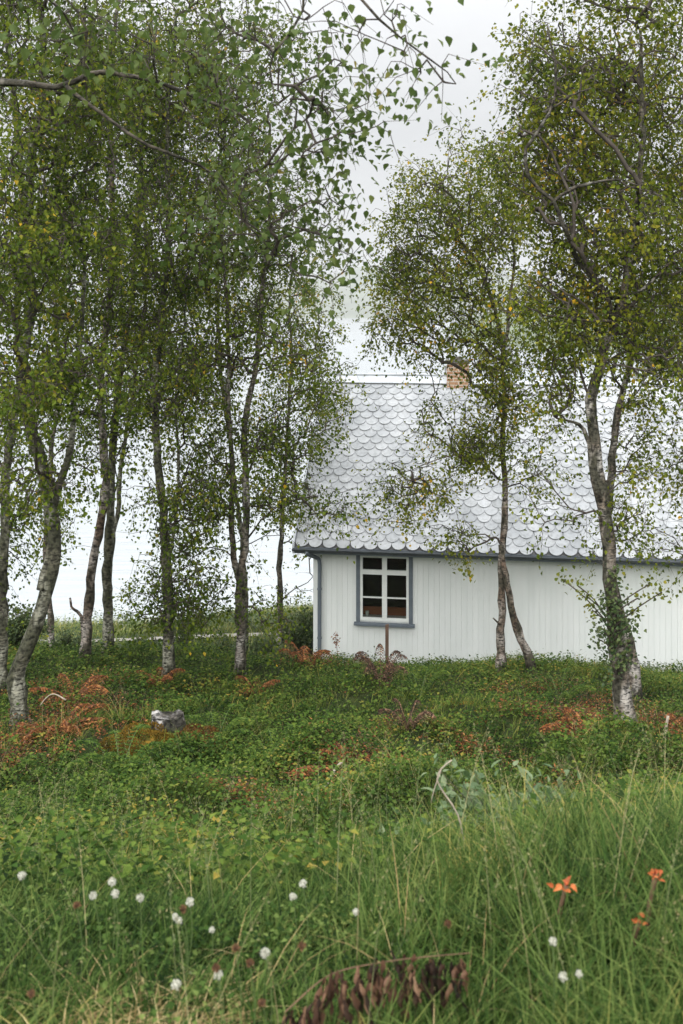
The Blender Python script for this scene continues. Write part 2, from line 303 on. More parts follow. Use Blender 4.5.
# backing wall with the window opening, gable walls and rear wall
for (x0, x1, z0, z1) in ((0, wx0, 0, WH), (wx1, LEN, 0, WH), (wx0, wx1, 0, wz0), (wx0, wx1, wz1, WH)): wb.box(x0, x1, .0005, .12, z0, z1)
wb.box(0, LEN, DEP - .12, DEP, 0, WH)
for x0 in (0, LEN - .12):
    prof = [(.121, 0), (DEP - .121, 0), (DEP - .121, rz_at(DEP - .121) - .12), (DEP / 2, RZ - .12), (.121, rz_at(.121) - .12)]
    wb.prism([(x0, y, z) for y, z in prof], [(x0 + .12, y, z) for y, z in prof])
for i_ in range(int(DEP / PW)):
    y = i_ * PW
    wb.prism([(-.022, y + .006, .02), (-.022, y + PW - .006, .02), (-.022, y + PW - .006, rz_at(y + PW) - .14), (-.022, y + .006, rz_at(y) - .14)],
             [(-.001, y + .006, .02), (-.001, y + PW - .006, .02), (-.001, y + PW - .006, rz_at(y + PW) - .14), (-.001, y + .006, rz_at(y) - .14)])
wb.build('wall', M['paint'], house)
cb = MB(); cb.box(-.045, .055, -.045, -.023, .0, WH - .02); cb.box(-.045, -.0235, -.0225, .09, 0, WH - .02)
cb.build('corner_board', M['paint'], house)
fb = MB(); fb.box(-.01, LEN + .01, -.012, DEP, -.7, -.002); fb.build('foundation', M['stone'], house)
# roof: deck + scale slates
m, t, p, n, l = newmat('weathered scale slates'); M['slate'] = m
g = n('ShaderNodeNewGeometry'); tcn = n('ShaderNodeTexCoord'); r = ramp(n, [(0, (.33, .345, .355)), (.12, (.39, .405, .42)), (.6, (.425, .44, .455)), (1, (.465, .48, .495))]); l(g.outputs['Random Per Island'], r.inputs[0])
a1 = n('ShaderNodeTexNoise'); a1.inputs['Scale'].default_value = 1.1; a1.inputs['Detail'].default_value = 9; a1.inputs['Roughness'].default_value = .65; l(tcn.outputs['Object'], a1.inputs[0])
a2 = n('ShaderNodeTexNoise'); a2.inputs['Scale'].default_value = 14; a2.inputs['Detail'].default_value = 6; l(tcn.outputs['Object'], a2.inputs[0])
r2 = ramp(n, [(.38, (.78, .79, .80)), (.6, (1.03, 1.03, 1.03))]); l(a1.outputs[0], r2.inputs[0])
r3 = ramp(n, [(.3, (.8, .8, .79)), (.55, (1, 1, 1))]); l(a2.outputs[0], r3.inputs[0])
x3 = n('ShaderNodeMix'); x3.data_type = 'RGBA'; x3.blend_type = 'MULTIPLY'; x3.inputs[0].default_value = 1; l(r.outputs[0], x3.inputs[6]); l(r2.outputs[0], x3.inputs[7])
x4 = n('ShaderNodeMix'); x4.data_type = 'RGBA'; x4.blend_type = 'MULTIPLY'; x4.inputs[0].default_value = 1; l(x3.outputs[2], x4.inputs[6]); l(r3.outputs[0], x4.inputs[7])
l(x4.outputs[2], p.inputs['Base Color']); p.inputs['Roughness'].default_value = .8; p.inputs['Specular IOR Level'].default_value = .2
VX = -.36
deck = MB()
for sgn in (0, 1):
    def Yy(y): return y if not sgn else DEP - y
    A = [(VX, Yy(EY), EZ - .05), (VX, Yy(DEP / 2), RZ - .05), (VX, Yy(DEP / 2), RZ - .12), (VX, Yy(EY), EZ - .12)]
    B = [(LEN - VX, b_, c_) for _, b_, c_ in A]; deck.prism(A, B)
M['deck'] = plain('roof underlay', (.10, .10, .10), .9, .2)
roof = deck.build('roof', M['deck'], house)
sl_b = MB()
TW, EX = .268, .176; slope_len = math.hypot(DEP / 2 - EY, RZ - EZ); rows = int(slope_len / EX) + 1
cs, sn = math.cos(SA), math.sin(SA)
for sgn in (0, 1):
    for rI in range(rows):
        s0 = rI * EX - .03
        xo = (rI % 2) * TW / 2
        for cI in range(-1, int((LEN - 2 * VX) / TW) + 2):
            xc = VX + cI * TW + TW / 2 + xo + random.uniform(-.008, .008)
            if xc < VX + .02 or xc > LEN - VX - .02: continue
            s1 = s0 + random.uniform(-.010, .010); hw = TW / 2 - .003; rot = random.gauss(0, .018)
            out_ = []
            for aa in np.linspace(math.pi, 2 * math.pi, 9): out_.append((math.cos(aa) * hw, hw * 1.12 + math.sin(aa) * hw * 1.1))
            top = min(s1 + .36, slope_len) - s1
            out_ += [(hw, top), (-hw, top)]
            lift0 = .034 + random.uniform(-.004, .008); lo, hi = [], []
            for (dx, ds) in out_:
                dx2 = dx * math.cos(rot) - ds * math.sin(rot); ds2 = ds * math.cos(rot) + dx * math.sin(rot)
                x_ = min(max(xc + dx2, VX), LEN - VX); ss = s1 + ds2
                lf = lift0 * (1 - ds2 / .36) + .004
                for lst, ex in ((lo, lf - .012), (hi, lf)):
                    y_ = EY + ss * cs - ex * sn; z_ = EZ - .045 + ss * sn + ex * cs
                    lst.append((x_, y_ if not sgn else DEP - y_, z_))
            sl_b.prism(lo, hi)
sl_b.build('slates', M['slate'], roof)
rc = MB()
for sgn in (1, -1):
    A = [(VX - .02, DEP / 2, RZ + .045), (VX - .02, DEP / 2 - sgn * .17, RZ + .045 - .17 * sl), (VX - .02, DEP / 2 - sgn * .17, RZ + .028 - .17 * sl), (VX - .02, DEP / 2, RZ + .02)]
    rc.prism(A, [(LEN - VX + .02, b_, c_) for _, b_, c_ in A])
rc.tube([(VX - .02, DEP / 2, RZ + .055), (LEN - VX + .02, DEP / 2, RZ + .055)], .03, 8)
rc.build('ridge_cap', M['zinc'], roof)
for x0 in (VX - .045, LEN - VX + .003):
    bbm = MB()
    for sgn in (0, 1):
        def Yy(y): return y if not sgn else DEP - y
        A = [(x0, Yy(EY - .02), EZ + .03), (x0, Yy(DEP / 2), RZ + .015), (x0, Yy(DEP / 2), RZ - .17), (x0, Yy(EY - .02), EZ - .17)]
        bbm.prism(A, [(x0 + .04, b_, c_) for _, b_, c_ in A])
    bbm.build('barge_board', M['zinc'], roof)
fa = MB(); fa.box(VX, LEN - VX, EY - .028, EY - .003, EZ - .17, EZ - .052); fa.box(VX, LEN - VX, EY - .003, -.03, EZ - .168, EZ - .150)
fa.build('fascia', M['trimgrey'], roof)
gt = MB(); an = np.linspace(math.pi, 2 * math.pi, 9)
A = [(VX - .03, EY - .085 + .055 * math.cos(q), EZ - .065 + .055 * math.sin(q)) for q in an] + [(VX - .03, EY - .085 + .048 * math.cos(q), EZ - .062 + .048 * math.sin(q)) for q in an[::-1]]
gt.prism(A, [(LEN - VX + .03, b_, c_) for _, b_, c_ in A]); gut = gt.build('gutter', M['darkmetal'], roof)
dp = MB(); dp.tube(smoothline([(-.10, EY - .085, EZ - .11), (-.09, EY - .075, EZ - .17), (.03, -.10, EZ - .30), (.085, -.08, EZ - .40), (.085, -.08, 1.4), (.085, -.08, .08)], .05), .038, 10)
for z_ in (1.45, .5): dp.tube([(.085, -.08, z_ - .02), (.085, -.08, z_ + .02)], .046, 10)
dp.build('downpipe', M['trimgrey'], house)
# window
win = MB(); win.box(.80, 1.90, -.049, -.024, 2.14, 2.19); win.box(.80, wx0, -.05, -.023, .80, 2.19); win.box(wx1, 1.90, -.05, -.023, .80, 2.19); 
wcas = win.build('window', M['trimgrey'], house)
sm = MB(); sm.prism([(.76, -.10, .815), (.76, .02, .835), (.76, .02, .79), (.76, -.10, .775)], [(1.94, -.10, .815), (1.94, .02, .835), (1.94, .02, .79), (1.94, -.10, .775)]); sm.build('sill', M['trimgrey'], wcas)
fr = MB(); y0, y1 = -.04, .03
fr.box(wx0 + .002, .925, y0, y1, .862, 2.138); fr.box(1.775, wx1 - .002, y0, y1, .862, 2.138)
fr.box(.925, 1.775, y0 + .002, y1, .862, .925); fr.box(.925, 1.775, y0 + .002, y1, 2.085, 2.138)
fr.box(1.305, 1.40, y0 - .006, y1, .925, 2.085); fr.box(.925, 1.305, y0 + .001, y1, 1.76, 1.85); fr.box(1.40, 1.775, y0 + .001, y1, 1.76, 1.85)
for (a_, b_) in ((.925, 1.305), (1.40, 1.775)): fr.box(a_, b_, y0 + .012, y1, 1.302, 1.326)
fr.build('frame', M['trimwhite'], wcas)
m, t, p, n, l = newmat('window glass'); M['glass'] = m
gl = n('ShaderNodeBsdfGlossy'); gl.inputs['Roughness'].default_value = .02; tr = n('ShaderNodeBsdfTransparent'); tr.inputs[0].default_value = (.8, .83, .82, 1); fz_ = n('ShaderNodeFresnel'); fz_.inputs[0].default_value = 1.5
ms = n('ShaderNodeMixShader'); l(fz_.outputs[0], ms.inputs[0]); l(tr.outputs[0], ms.inputs[1]); l(gl.outputs[0], ms.inputs[2]); l(ms.outputs[0], t.nodes['Material Output'].inputs[0])
for (a_, b_) in ((.925, 1.305), (1.40, 1.775)):
    for (c_, d_) in ((.925, 1.302), (1.326, 1.76), (1.85, 2.085)):
        q = MB(); q.box(a_, b_, -.004, .002, c_, d_); q.build('pane', M['glass'], wcas)
M['dim'] = plain('interior lining darkened for shade', (.045, .03, .022), .8, .2)  # dimness of the unlit room put into the lining colour
M['benchwood'] = plain('varnished bench wood', (.30, .10, .045), .5, .2, 4)
M['cup'] = plain('white china', (.75, .75, .72), .3, .05)
inn = MB(); inn.box(.3, 3.0, 2.2, 2.25, 0, 2.25); inn.box(.28, .30, .13, 2.25, 0, 2.25); inn.box(3.0, 3.02, .13, 2.25, 0, 2.25); inn.box(.3, 3.0, .13, 2.2, 2.22, 2.25); inn.box(.3, 3, .13, 2.2, .02, .05)
inn.build('interior_lining', M['dim'], house)
Rt = np.array([[math.cos(TH), -math.sin(TH)], [math.sin(TH), math.cos(TH)]])
def H2W(x, y, z): a_ = Rt @ np.array((x, y)); return (a_[0] - .5, a_[1] + 21.5, z)
bn = empty('bench', H2W(1.35, .42, 0.05), TH); tag(bn, 'varnished red brown bench just inside the cottage window', 'bench')
q = MB(); q.box(-.5, .5, -.2, -.17, .75, 1.02); q.build('backrest', M['benchwood'], bn); q = MB(); q.box(-.5, .5, -.17, .2, .40, .44); q.build('seat', M['benchwood'], bn)
for s_ in (-.46, .42):
    q = MB(); q.box(s_, s_ + .05, -.2, -.15, 0, .75 if s_ else 0); q.build('leg', M['benchwood'], bn)
    q = MB(); q.box(s_, s_ + .05, .14, .19, 0, .40); q.build('leg', M['benchwood'], bn)
ins = MB(); ins.box(.88, 1.82, .031, .2, .90, .918); ins.build('inner_sill', M['trimwhite'], wcas)
cp = MB(); cp.tube([(0, 0, 0), (0, 0, .02), (0, 0, .07), (0, 0, .10)], [.022, .032, .036, .034], 14); cpo = cp.build('cup', M['cup'], smooth=True)
cpo.location = H2W(1.0, .09, .919); tag(cpo, 'small white cup on the inner sill of the cottage window', 'cup')
# chimney
m, t, p, n, l = newmat('chimney brick'); M['brick'] = m
tcn = n('ShaderNodeTexCoord'); mp = n('ShaderNodeMapping'); mp.inputs['Rotation'].default_value = (math.radians(90), 0, 0); l(tcn.outputs['Object'], mp.inputs[0])
br = n('ShaderNodeTexBrick'); br.inputs['Scale'].default_value = 1; br.inputs['Brick Width'].default_value = .22; br.inputs['Row Height'].default_value = .075; br.inputs['Mortar Size'].default_value = .009
br.inputs['Color1'].default_value = (.30, .15, .08, 1); br.inputs['Color2'].default_value = (.42, .25, .14, 1); br.inputs['Mortar'].default_value = (.5, .45, .38, 1); l(mp.outputs[0], br.inputs[0]); l(br.outputs[0], p.inputs['Base Color']); p.inputs['Roughness'].default_value = .9
ch = MB(); chx = 2.62; ch.box(chx - .23, chx + .23, DEP / 2 - .23, DEP / 2 + .23, RZ - .4, RZ + .33); chim = ch.build('chimney', M['brick'], roof)
ch = MB(); ch.box(chx - .27, chx + .27, DEP / 2 - .27, DEP / 2 + .27, RZ + .332, RZ + .39); ch.box(chx - .1, chx + .1, DEP / 2 - .1, DEP / 2 + .1, RZ + .392, RZ + .46); ch.build('chimney_cap', M['stone'], chim)
rv = MB(); rv.tube([(2.35, DEP / 2, RZ + .05), (2.35, DEP / 2, RZ + .2)], .02, 8); rv.tube([(2.35, DEP / 2, RZ + .2), (2.35, DEP / 2, RZ + .26)], [.05, .02], 8); rv.build('vent', M['zinc'], roof)

# ------------------------------------------------------------------ trees
def pyof(b): return round(float(HY + (CZ - b[2]) / b[1] * F), 1)
def make_tree(name, label, Y0, stems, crowns, bark, leaf, lsize=.045, perleaf=26, fine=False, group=None, spread=.15, droop=.95, cat='tree', offmat=None, twigr=.0026, clumpy=11):
    """stems: list of (points[(px,py,Y)], r0, r1). crowns: list of (px,py,rx,ry,Y,rY,count) – volumes the branches grow into."""
    base = W(*stems[0][0][0][:2], stems[0][0][0][2]); gz = float(zf(base[0], base[1]))
    base = np.array((base[0], base[1], gz)); root = empty(name, base); tag(root, label, cat, group)
    trunk = MB(); pos = []; par = []; srad = []; fixed = []
    for si, (pts, r0, r1, *dk) in enumerate(stems):
        P_ = smoothline([W(a_, b_, c_) for a_, b_, c_ in pts], .15)
        if si == 0 or pts[0][1] > 9e8: pass
        if np.linalg.norm(P_[0] - base) < 1.2 and (si == 0 or abs(P_[0][2] - gz) < .6):
            P_[0][2] = min(P_[0][2], float(zf(P_[0][0], P_[0][1]))) - .08
        nP = len(P_); wob = np.cumsum(rng.normal(0, .012, (nP, 3)), 0); wob -= np.linspace(0, 1, nP)[:, None] * wob[-1]; P_ = P_ + wob * np.array((1, 1, .2))
        tt = np.linspace(0, 1, nP); R_ = (r0 + (r1 - r0) * tt ** .85) * .82
        if si == 0 or np.linalg.norm(P_[0] - base) < 1.5: R_ = R_ * (1 + .45 * np.exp(-tt * nP * .15 / .18))
        R_ = R_ * (1 + .07 * rng.normal(size=nP))
        if dk: lb = MB(); lb.tube(P_, R_, 9, .06); lb.build('limb', M['bark_dark'], root, True, base)
        else: trunk.tube(P_, R_, 14 if r0 > .04 else 7, .075)
        st = len(pos)
        for k_ in range(nP):
            pos.append(P_[k_]); par.append(-1 if k_ == 0 else st + k_ - 1); srad.append(R_[k_]); fixed.append(.9 if dk else 0.)
    ns = len(pos)
    att = []
    for (px, py, rx, ry, Yc, rY, cnt) in crowns:
        c0 = W(px, py, Yc); ex = np.array((rx / F * Yc, rY, ry / F * Yc))
        nc = max(3, cnt // clumpy); d_ = unit(rng.normal(size=(nc, 3))) * (rng.random((nc, 1)) ** (1 / 2.3)); cc = c0 + d_ * ex
        q_ = cc[rng.integers(0, nc, cnt)] + rng.normal(0, .17, (cnt, 3)) * np.array((1, 1, .9)) * (Yc / 15) ** .5
        att.append(q_)
    A_ = np.concatenate(att)
    P0 = np.array(pos); 
    keep = A_[:, 2] > zf(A_[:, 0], A_[:, 1]) + .15; A_ = A_[keep]
    dd = np.array([np.min(np.sum((P0 - q_) ** 2, 1)) for q_ in A_]); A_ = A_[np.argsort(dd)]
    cap = len(pos) + len(A_) * 14; PP = np.zeros((cap, 3)); PP[:ns] = P0; PR = np.full(cap, -1); PR[:ns] = par; DR = np.zeros((cap, 3)); DR[:ns] = (0, 0, .3); nn = ns
    tips = []; pen = np.zeros(cap); pen[:ns] = fixed
    for q_ in A_:
        dv = q_ - PP[:nn]; ds = np.sqrt(np.sum(dv * dv, 1)) + 1e-6
        cost = ds * (1 + .9 * np.clip(-dv[:, 2] / ds + .15, 0, 1)) + .10 * (np.arange(nn) < 5) 
        al = np.sum(dv * DR[:nn], 1) / ds; cost = (cost + pen[:nn]) * (1.12 - .3 * np.clip(al, -1, 1))
        j_ = int(np.argmin(cost)); L_ = ds[j_]; k_ = max(2, min(12, int(L_ / .16)))
        s_ = PP[j_]; d0 = DR[j_] * .5 + np.array((0, 0, .35)) + unit(q_ - s_) * .7; d0 = unit(d0)
        c1 = s_ + d0 * L_ * .45
        c2 = q_ + np.array((0, 0, 1)) * L_ * .12
        prev = j_; wv = rng.normal(0, .03 * L_, 3) + (0, 0, -.05 * L_ if fine else 0)
        for t_ in np.linspace(0, 1, k_ + 1)[1:]:
            b_ = (1 - t_) ** 3 * s_ + 3 * (1 - t_) ** 2 * t_ * c1 + 3 * (1 - t_) * t_ * t_ * c2 + t_ ** 3 * q_ + wv * math.sin(t_ * math.pi * 2) + (rng.normal(0, .012, 3) if t_ < 1 else 0)
            PP[nn] = b_; PR[nn] = prev; DR[nn] = unit(b_ - PP[prev]); prev = nn; nn += 1
        tips.append(prev)
    cnts = np.zeros(nn); 
    for tI in tips: cnts[tI] += 1
    for k_ in range(nn - 1, ns - 1, -1): cnts[PR[k_]] += cnts[k_]
    rad = np.minimum(twigr * np.maximum(cnts, 1) ** .45 * (1.3 if not fine else 1), .026)
    idx = np.arange(ns, nn); pr = PR[idx]
    Ra = np.where(pr < ns, np.minimum(rad[idx] * 1.15, np.array(srad + [1])[np.minimum(pr, ns)] * .75), rad[np.minimum(pr, nn - 1)]); Rb = rad[idx]; Ra = np.minimum(Ra, Rb * 1.8)
    A0 = PP[pr]; B0 = PP[idx]; T_ = unit(B0 - A0); U_ = unit(np.cross(T_, np.array((.3, .9, .2)))); V_ = np.cross(T_, U_); sd_ = 5
    an_ = np.linspace(0, 2 * np.pi, sd_, endpoint=False); cs_, sn_ = np.cos(an_)[None, :, None], np.sin(an_)[None, :, None]
    ring = cs_ * U_[:, None] + sn_ * V_[:, None]
    VV = np.concatenate([A0[:, None] + ring * Ra[:, None, None], (B0 + T_ * Rb[:, None] * .3)[:, None] + ring * Rb[:, None, None]], 1).reshape(-1, 3)
    b_ = np.arange(len(idx))[:, None, None] * 2 * sd_; j = np.arange(sd_); j2 = (j + 1) % sd_
    q_ = (b_ + np.stack([j, j2, sd_ + j2, sd_ + j], -1)[None]).reshape(-1, 4)
    trunk.build('trunk', bark, root, True, base)
    meshnp('branches', VV, [q_], offmat or M['twig'], root, True, base)
    # leaves along short hanging twigs at each tip
    Tp = PP[tips]; td = unit(DR[tips] * .6 + rng.normal(0, .6, (len(tips), 3)) + np.array((0, 0, -droop)))
    nl = rng.poisson(perleaf * PL * (1 if not fine else 1.4), len(tips)); ti = np.repeat(np.arange(len(tips)), nl); nL = len(ti)
    s_ = rng.random((nL, 1)) ** .8; lsize = lsize * LS
    Pl = Tp[ti] + td[ti] * (s_ * spread * 3.0 - spread * .4) + rng.normal(0, spread * .42, (nL, 3)) * np.array((1, 1, .85))
    Dl = unit(rng.normal(0, .7, (nL, 3)) + td[ti] * .5 + np.array((0, 0, -.45)))
    Nl = unit(rng.normal(0, .42, (nL, 3)) + np.array((0, 0, .75)))
    ls = lsize * rng.uniform(.6, 1.25, nL)
    VL, FL = leaf_arrays(Pl, Dl, Nl, ls, ls * rng.uniform(.65, .9, nL), fine)
    meshnp('crown', VL, [FL], leaf, root, False, base)
    # fine twigs inside the leaf clusters
    tw = Tp; e_ = Tp + td * spread * (2.5 if not fine else 1.5)
    if len(tips):
        T_ = td; U_ = unit(np.cross(T_, np.array((.3, .9, .2)))); V_ = np.cross(T_, U_); an_ = np.linspace(0, 2 * np.pi, 3, endpoint=False)
        ring = np.cos(an_)[None, :, None] * U_[:, None] + np.sin(an_)[None, :, None] * V_[:, None]
        VV = np.concatenate([tw[:, None] + ring * twigr, e_[:, None] + ring * twigr * .4], 1).reshape(-1, 3); b_ = np.arange(len(tips))[:, None, None] * 6
        q_ = (b_ + np.array([[0, 1, 4, 3], [1, 2, 5, 4], [2, 0, 3, 5]])[None]).reshape(-1, 4); meshnp('twigs', VV, [q_], M['twig'], root, False, base)
    return root
LS, PL = 1.22, .50
def ln(Y, *pts): return [(a_, b_, Y) for a_, b_ in pts]
LT = 'birches standing left of the cottage'; RT = 'birches standing in front of the cottage'
BP, BL, BR = M['bark_pale'], M['bark_lichen'], M['bark_red']; LD, LO = M['leaf_dark'], M['leaf_olive']
# left group
make_tree('birch_tree', 'dark birch trunk cut by the left edge of the picture', 14.5,
    [(ln(14.5, (3, 690), (4, 620), (2, 540), (6, 460), (12, 380), (8, 280), (12, 180), (6, 60), (10, -80)), .085, .03)],
    [(0, 560, 40, 60, 14.5, .8, 90), (-10, 420, 60, 110, 14.5, 1.2, 260), (0, 240, 80, 130, 14.5, 1.4, 420), (10, 40, 80, 120, 14.5, 1.4, 380)], BL, LD, group=LT)
make_tree('birch_tree', 'thick leaning birch with grey lichened bark at the far left', 12.3,
    [([(22, 735, 12.3), (15, 680, 12.3), (27, 640, 12.3), (46, 590, 12.3), (51, 540, 12.3), (44, 480, 12.4), (28, 430, 12.4), (18, 380, 12.4), (28, 300, 12.4), (24, 200, 12.4), (38, 80, 12.4), (40, -60, 12.4)], .115, .03),
     ([(42, 590, 12.3), (58, 520, 12.4), (70, 460, 12.3), (78, 400, 12.5), (88, 300, 12.6), (80, 200, 12.6)], .06, .02)],
    [(60, 380, 75, 60, 12, 1.0, 300), (30, 240, 80, 110, 12, 1.3, 520), (60, 90, 90, 120, 12, 1.3, 560), (30, -60, 90, 80, 12, 1.3, 200), (50, 470, 60, 30, 12, .7, 70)], BL, LD, group=LT)
make_tree('birch_tree', 'slender pale based birch far behind the leaning lichened one', 20,
    [(ln(20, (50, 656), (51, 600), (50, 540), (54, 460), (60, 380), (56, 280), (60, 180), (62, 90)), .07, .025)],
    [(50, 520, 34, 40, 20, .8, 60), (60, 400, 50, 70, 20, 1.2, 200), (60, 250, 60, 100, 20, 1.4, 300), (70, 110, 60, 90, 20, 1.4, 240)], BP, LD, group=LT, lsize=.05)
make_tree('birch_tree', 'birch with peeling red brown bark and a broken side stub', 16.5,
    [(ln(16.5, (83, 660), (86, 620), (92, 570), (99, 525), (104, 480), (101, 430), (99, 370), (106, 300), (112, 220), (110, 120), (118, 0)), .095, .03),
     (ln(16.5, (85, 622), (78, 612), (72, 607), (70, 598)), .03, .022)],
    [(95, 400, 50, 50, 16.5, 1, 150), (100, 270, 60, 110, 16.5, 1.4, 420), (120, 110, 70, 110, 16.5, 1.4, 420), (120, -30, 70, 80, 16.5, 1.4, 140)], BR, LD, group=LT)
make_tree('birch_tree', 'straight grey birch crossing behind the red barked one', 17.2,
    [(ln(17.2, (109, 664), (106, 620), (104, 570), (106, 520), (110, 470), (114, 420), (120, 350), (132, 260), (140, 160), (138, 60)), .10, .03),
     (ln(17.2, (112, 500), (118, 480), (116, 462), (124, 440)), .018, .01)],
    [(130, 420, 42, 40, 17.2, 1, 110), (140, 290, 60, 100, 17.2, 1.3, 380), (150, 130, 60, 110, 17.2, 1.3, 380)], BL, LD, group=LT)
make_tree('birch_tree', 'birch with low leafy side shoots halfway between the pairs', 15.5,
    [(ln(15.5, (168, 672), (168, 620), (167, 560), (163, 500), (158, 450), (156, 390), (162, 310), (170, 220), (168, 120), (176, 10)), .095, .025),
     (ln(15.5, (168, 560), (174, 520), (179, 470), (176, 400), (186, 300)), .035, .015)],
    [(148, 590, 28, 42, 15.5, .7, 100), (195, 580, 32, 50, 15.5, .7, 130), (175, 490, 50, 56, 15.5, .9, 210), (170, 380, 52, 60, 15.5, 1.1, 240), (175, 250, 58, 100, 15.5, 1.3, 420), (180, 100, 60, 100, 15.5, 1.3, 380), (190, -20, 60, 60, 15.5, 1.3, 110)], BL, LD, group=LT)
make_tree('birch_tree', 'fork stemmed birch splitting low into two pale stems', 16,
    [(ln(16, (240, 668), (243, 630), (245, 595), (247, 550), (247, 480), (246, 420), (256, 360), (262, 290), (272, 210), (270, 130)), .085, .022),
     (ln(16, (244, 598), (236, 570), (232, 530), (233, 470), (229, 400), (229, 310), (222, 220), (226, 110)), .055, .02),
     (ln(16, (247, 540), (262, 520), (280, 506), (296, 500)), .02, .01)],
    [(215, 490, 36, 70, 16, .9, 170), (262, 470, 46, 70, 16, 1, 190), (308, 508, 44, 22, 16, .5, 60), (265, 590, 26, 26, 16, .5, 34), (235, 340, 62, 80, 16, 1.3, 400), (255, 220, 66, 90, 16, 1.3, 460), (240, 90, 66, 90, 16, 1.3, 330), (300, 400, 40, 40, 16, .9, 120)], BP, LD, group=LT)
make_tree('birch_tree', 'thin birch rising right beside the left end of the cottage', 19,
    [(ln(22, (280, 642), (281, 600), (280, 550), (283, 490), (287, 430), (290, 370), (288, 310), (296, 250)), .075, .022),
     (ln(22, (281, 600), (296, 588), (308, 582), (318, 570)), .016, .008)],
    [(285, 470, 40, 60, 22, .9, 130), (318, 525, 26, 20, 22, .5, 30), (300, 380, 50, 50, 22, 1.1, 210), (300, 290, 44, 60, 22, 1.2, 200), (336, 392, 20, 18, 22, .5, 30), (300, 590, 20, 16, 22, .4, 14)], BP, LO, group=LT, lsize=.048)
# extra birches further back that fill the left canopy
make_tree('birch_tree', 'tall birch at the back whose stem shows between the red one and the shooty one', 22,
    [(ln(22, (108, 652), (111, 560), (124, 440), (146, 300), (144, 160), (150, 30)), .07, .02)],
    [(130, 330, 60, 110, 22, 1.5, 300), (150, 150, 80, 110, 22, 1.5, 320), (100, 40, 70, 70, 22, 1.5, 160)], BL, LD, group=LT, lsize=.052)
make_tree('birch_tree', 'tall birch at the back behind the fork stemmed birch', 21,
    [(ln(21, (243, 650), (241, 560), (226, 440), (212, 300), (216, 160), (212, 40)), .065, .02)],
    [(205, 400, 50, 80, 21, 1.3, 200), (210, 240, 60, 100, 21, 1.5, 300), (215, 90, 66, 90, 21, 1.5, 230)], BL, LO, group=LT, lsize=.052)
# right group
make_tree('birch_tree', 'two stemmed birch against the middle of the cottage wall', 17,
    [(ln(17, (502, 672), (501, 630), (500, 570), (502, 500), (500, 440), (503, 390), (498, 330), (480, 270), (452, 230), (440, 180)), .078, .02),
     (ln(17, (532, 670), (520, 640), (509, 605), (503, 575), (501, 545)), .085, .05),
     (ln(17, (501, 360), (512, 300), (515, 230), (505, 160)), .04, .015),
     (ln(17, (500, 480), (480, 462), (455, 455), (430, 462), (412, 470)), .025, .008),
     (ln(17, (500, 625), (493, 618)), .015, .01)],
    [(440, 240, 62, 90, 17, 1.4, 640), (500, 200, 50, 110, 17, 1.4, 420), (410, 330, 34, 26, 17, 1, 90), (502, 350, 44, 60, 17, 1.2, 270), (425, 340, 40, 24, 17, 1, 60), (462, 445, 50, 22, 17, .8, 110), (415, 482, 44, 18, 17, .6, 80), (396, 505, 24, 14, 17, .4, 26), (460, 530, 22, 18, 17, .4, 34), (440, 425, 26, 12, 17, .5, 30), (530, 470, 20, 30, 17, .5, 26), (500, 420, 34, 40, 17, .8, 110), (395, 270, 26, 50, 17, .8, 90)], BR, LO, group=RT, lsize=.046)
bigt = make_tree('birch_tree', 'thickest birch with peeling pale bark and leafy shoots on its trunk', 12,
    [(ln(12, (628, 742), (620, 690), (613, 640), (608, 580), (600, 500), (594, 440), (592, 400), (606, 350), (614, 325), (628, 260), (640, 150), (640, 30)), .125, .02),
     (ln(12, (613, 328)) + ln(11.6, (602, 292), (576, 262)) + ln(11.2, (556, 222), (546, 200), (526, 176), (524, 148), (546, 112), (553, 75), (548, 30)), .042, .012, 1),
     (ln(12, (601, 500), (594, 462), (585, 430), (574, 422), (556, 418)), .05, .012),
     (ln(11.3, (550, 205), (575, 188), (620, 180), (660, 196)), .022, .010, 1),
     (ln(11.2, (545, 112), (570, 96), (592, 88)), .018, .008, 1),
     (ln(12, (600, 300), (640, 290), (680, 250)), .03, .012)],
    [(600, 80, 90, 100, 12.6, 1.3, 760), (555, 160, 60, 80, 12.4, .9, 330), (620, 240, 80, 80, 12.2, 1.1, 560), (560, 330, 60, 60, 12, 1.0, 240), (650, 340, 50, 50, 12, 1.0, 200), (620, -40, 90, 60, 12, 1.2, 150), (560, 390, 40, 34, 12, .7, 60), (548, 500, 16, 40, 12, .3, 16), (632, 500, 22, 44, 12, .35, 40)], BP, LO, group=RT, lsize=.042)
make_tree('birch_tree', 'second birch leaning behind the thickest trunk at right', 15,
    [(ln(15, (636, 694), (632, 655), (621, 610), (613, 560), (612, 520), (619, 470), (626, 410), (633, 360), (640, 300), (655, 220)), .10, .03)],
    [(655, 300, 50, 60, 15, 1, 200), (640, 400, 34, 40, 15, .7, 50), (622, 470, 22, 40, 15, .35, 26), (620, 540, 22, 26, 15, .35, 26), (660, 160, 60, 100, 15, 1.3, 300), (600, 320, 40, 50, 15, .8, 110)], BP, LO, group=RT, lsize=.044)
make_tree('birch_tree', 'birch outside the right edge hanging yellowing sprays over the roof', 13,
    [(ln(13, (742, 720), (745, 600), (735, 480), (740, 360), (725, 240), (720, 120), (715, -20)), .11, .03)],
    [(700, 480, 26, 90, 13, .7, 110), (690, 330, 44, 60, 13, .9, 160), (700, 180, 50, 110, 13, 1.2, 300), (700, 20, 60, 90, 13, 1.2, 220), (676, 545, 10, 20, 13, .2, 12)], BP, LO, group=RT, lsize=.042)
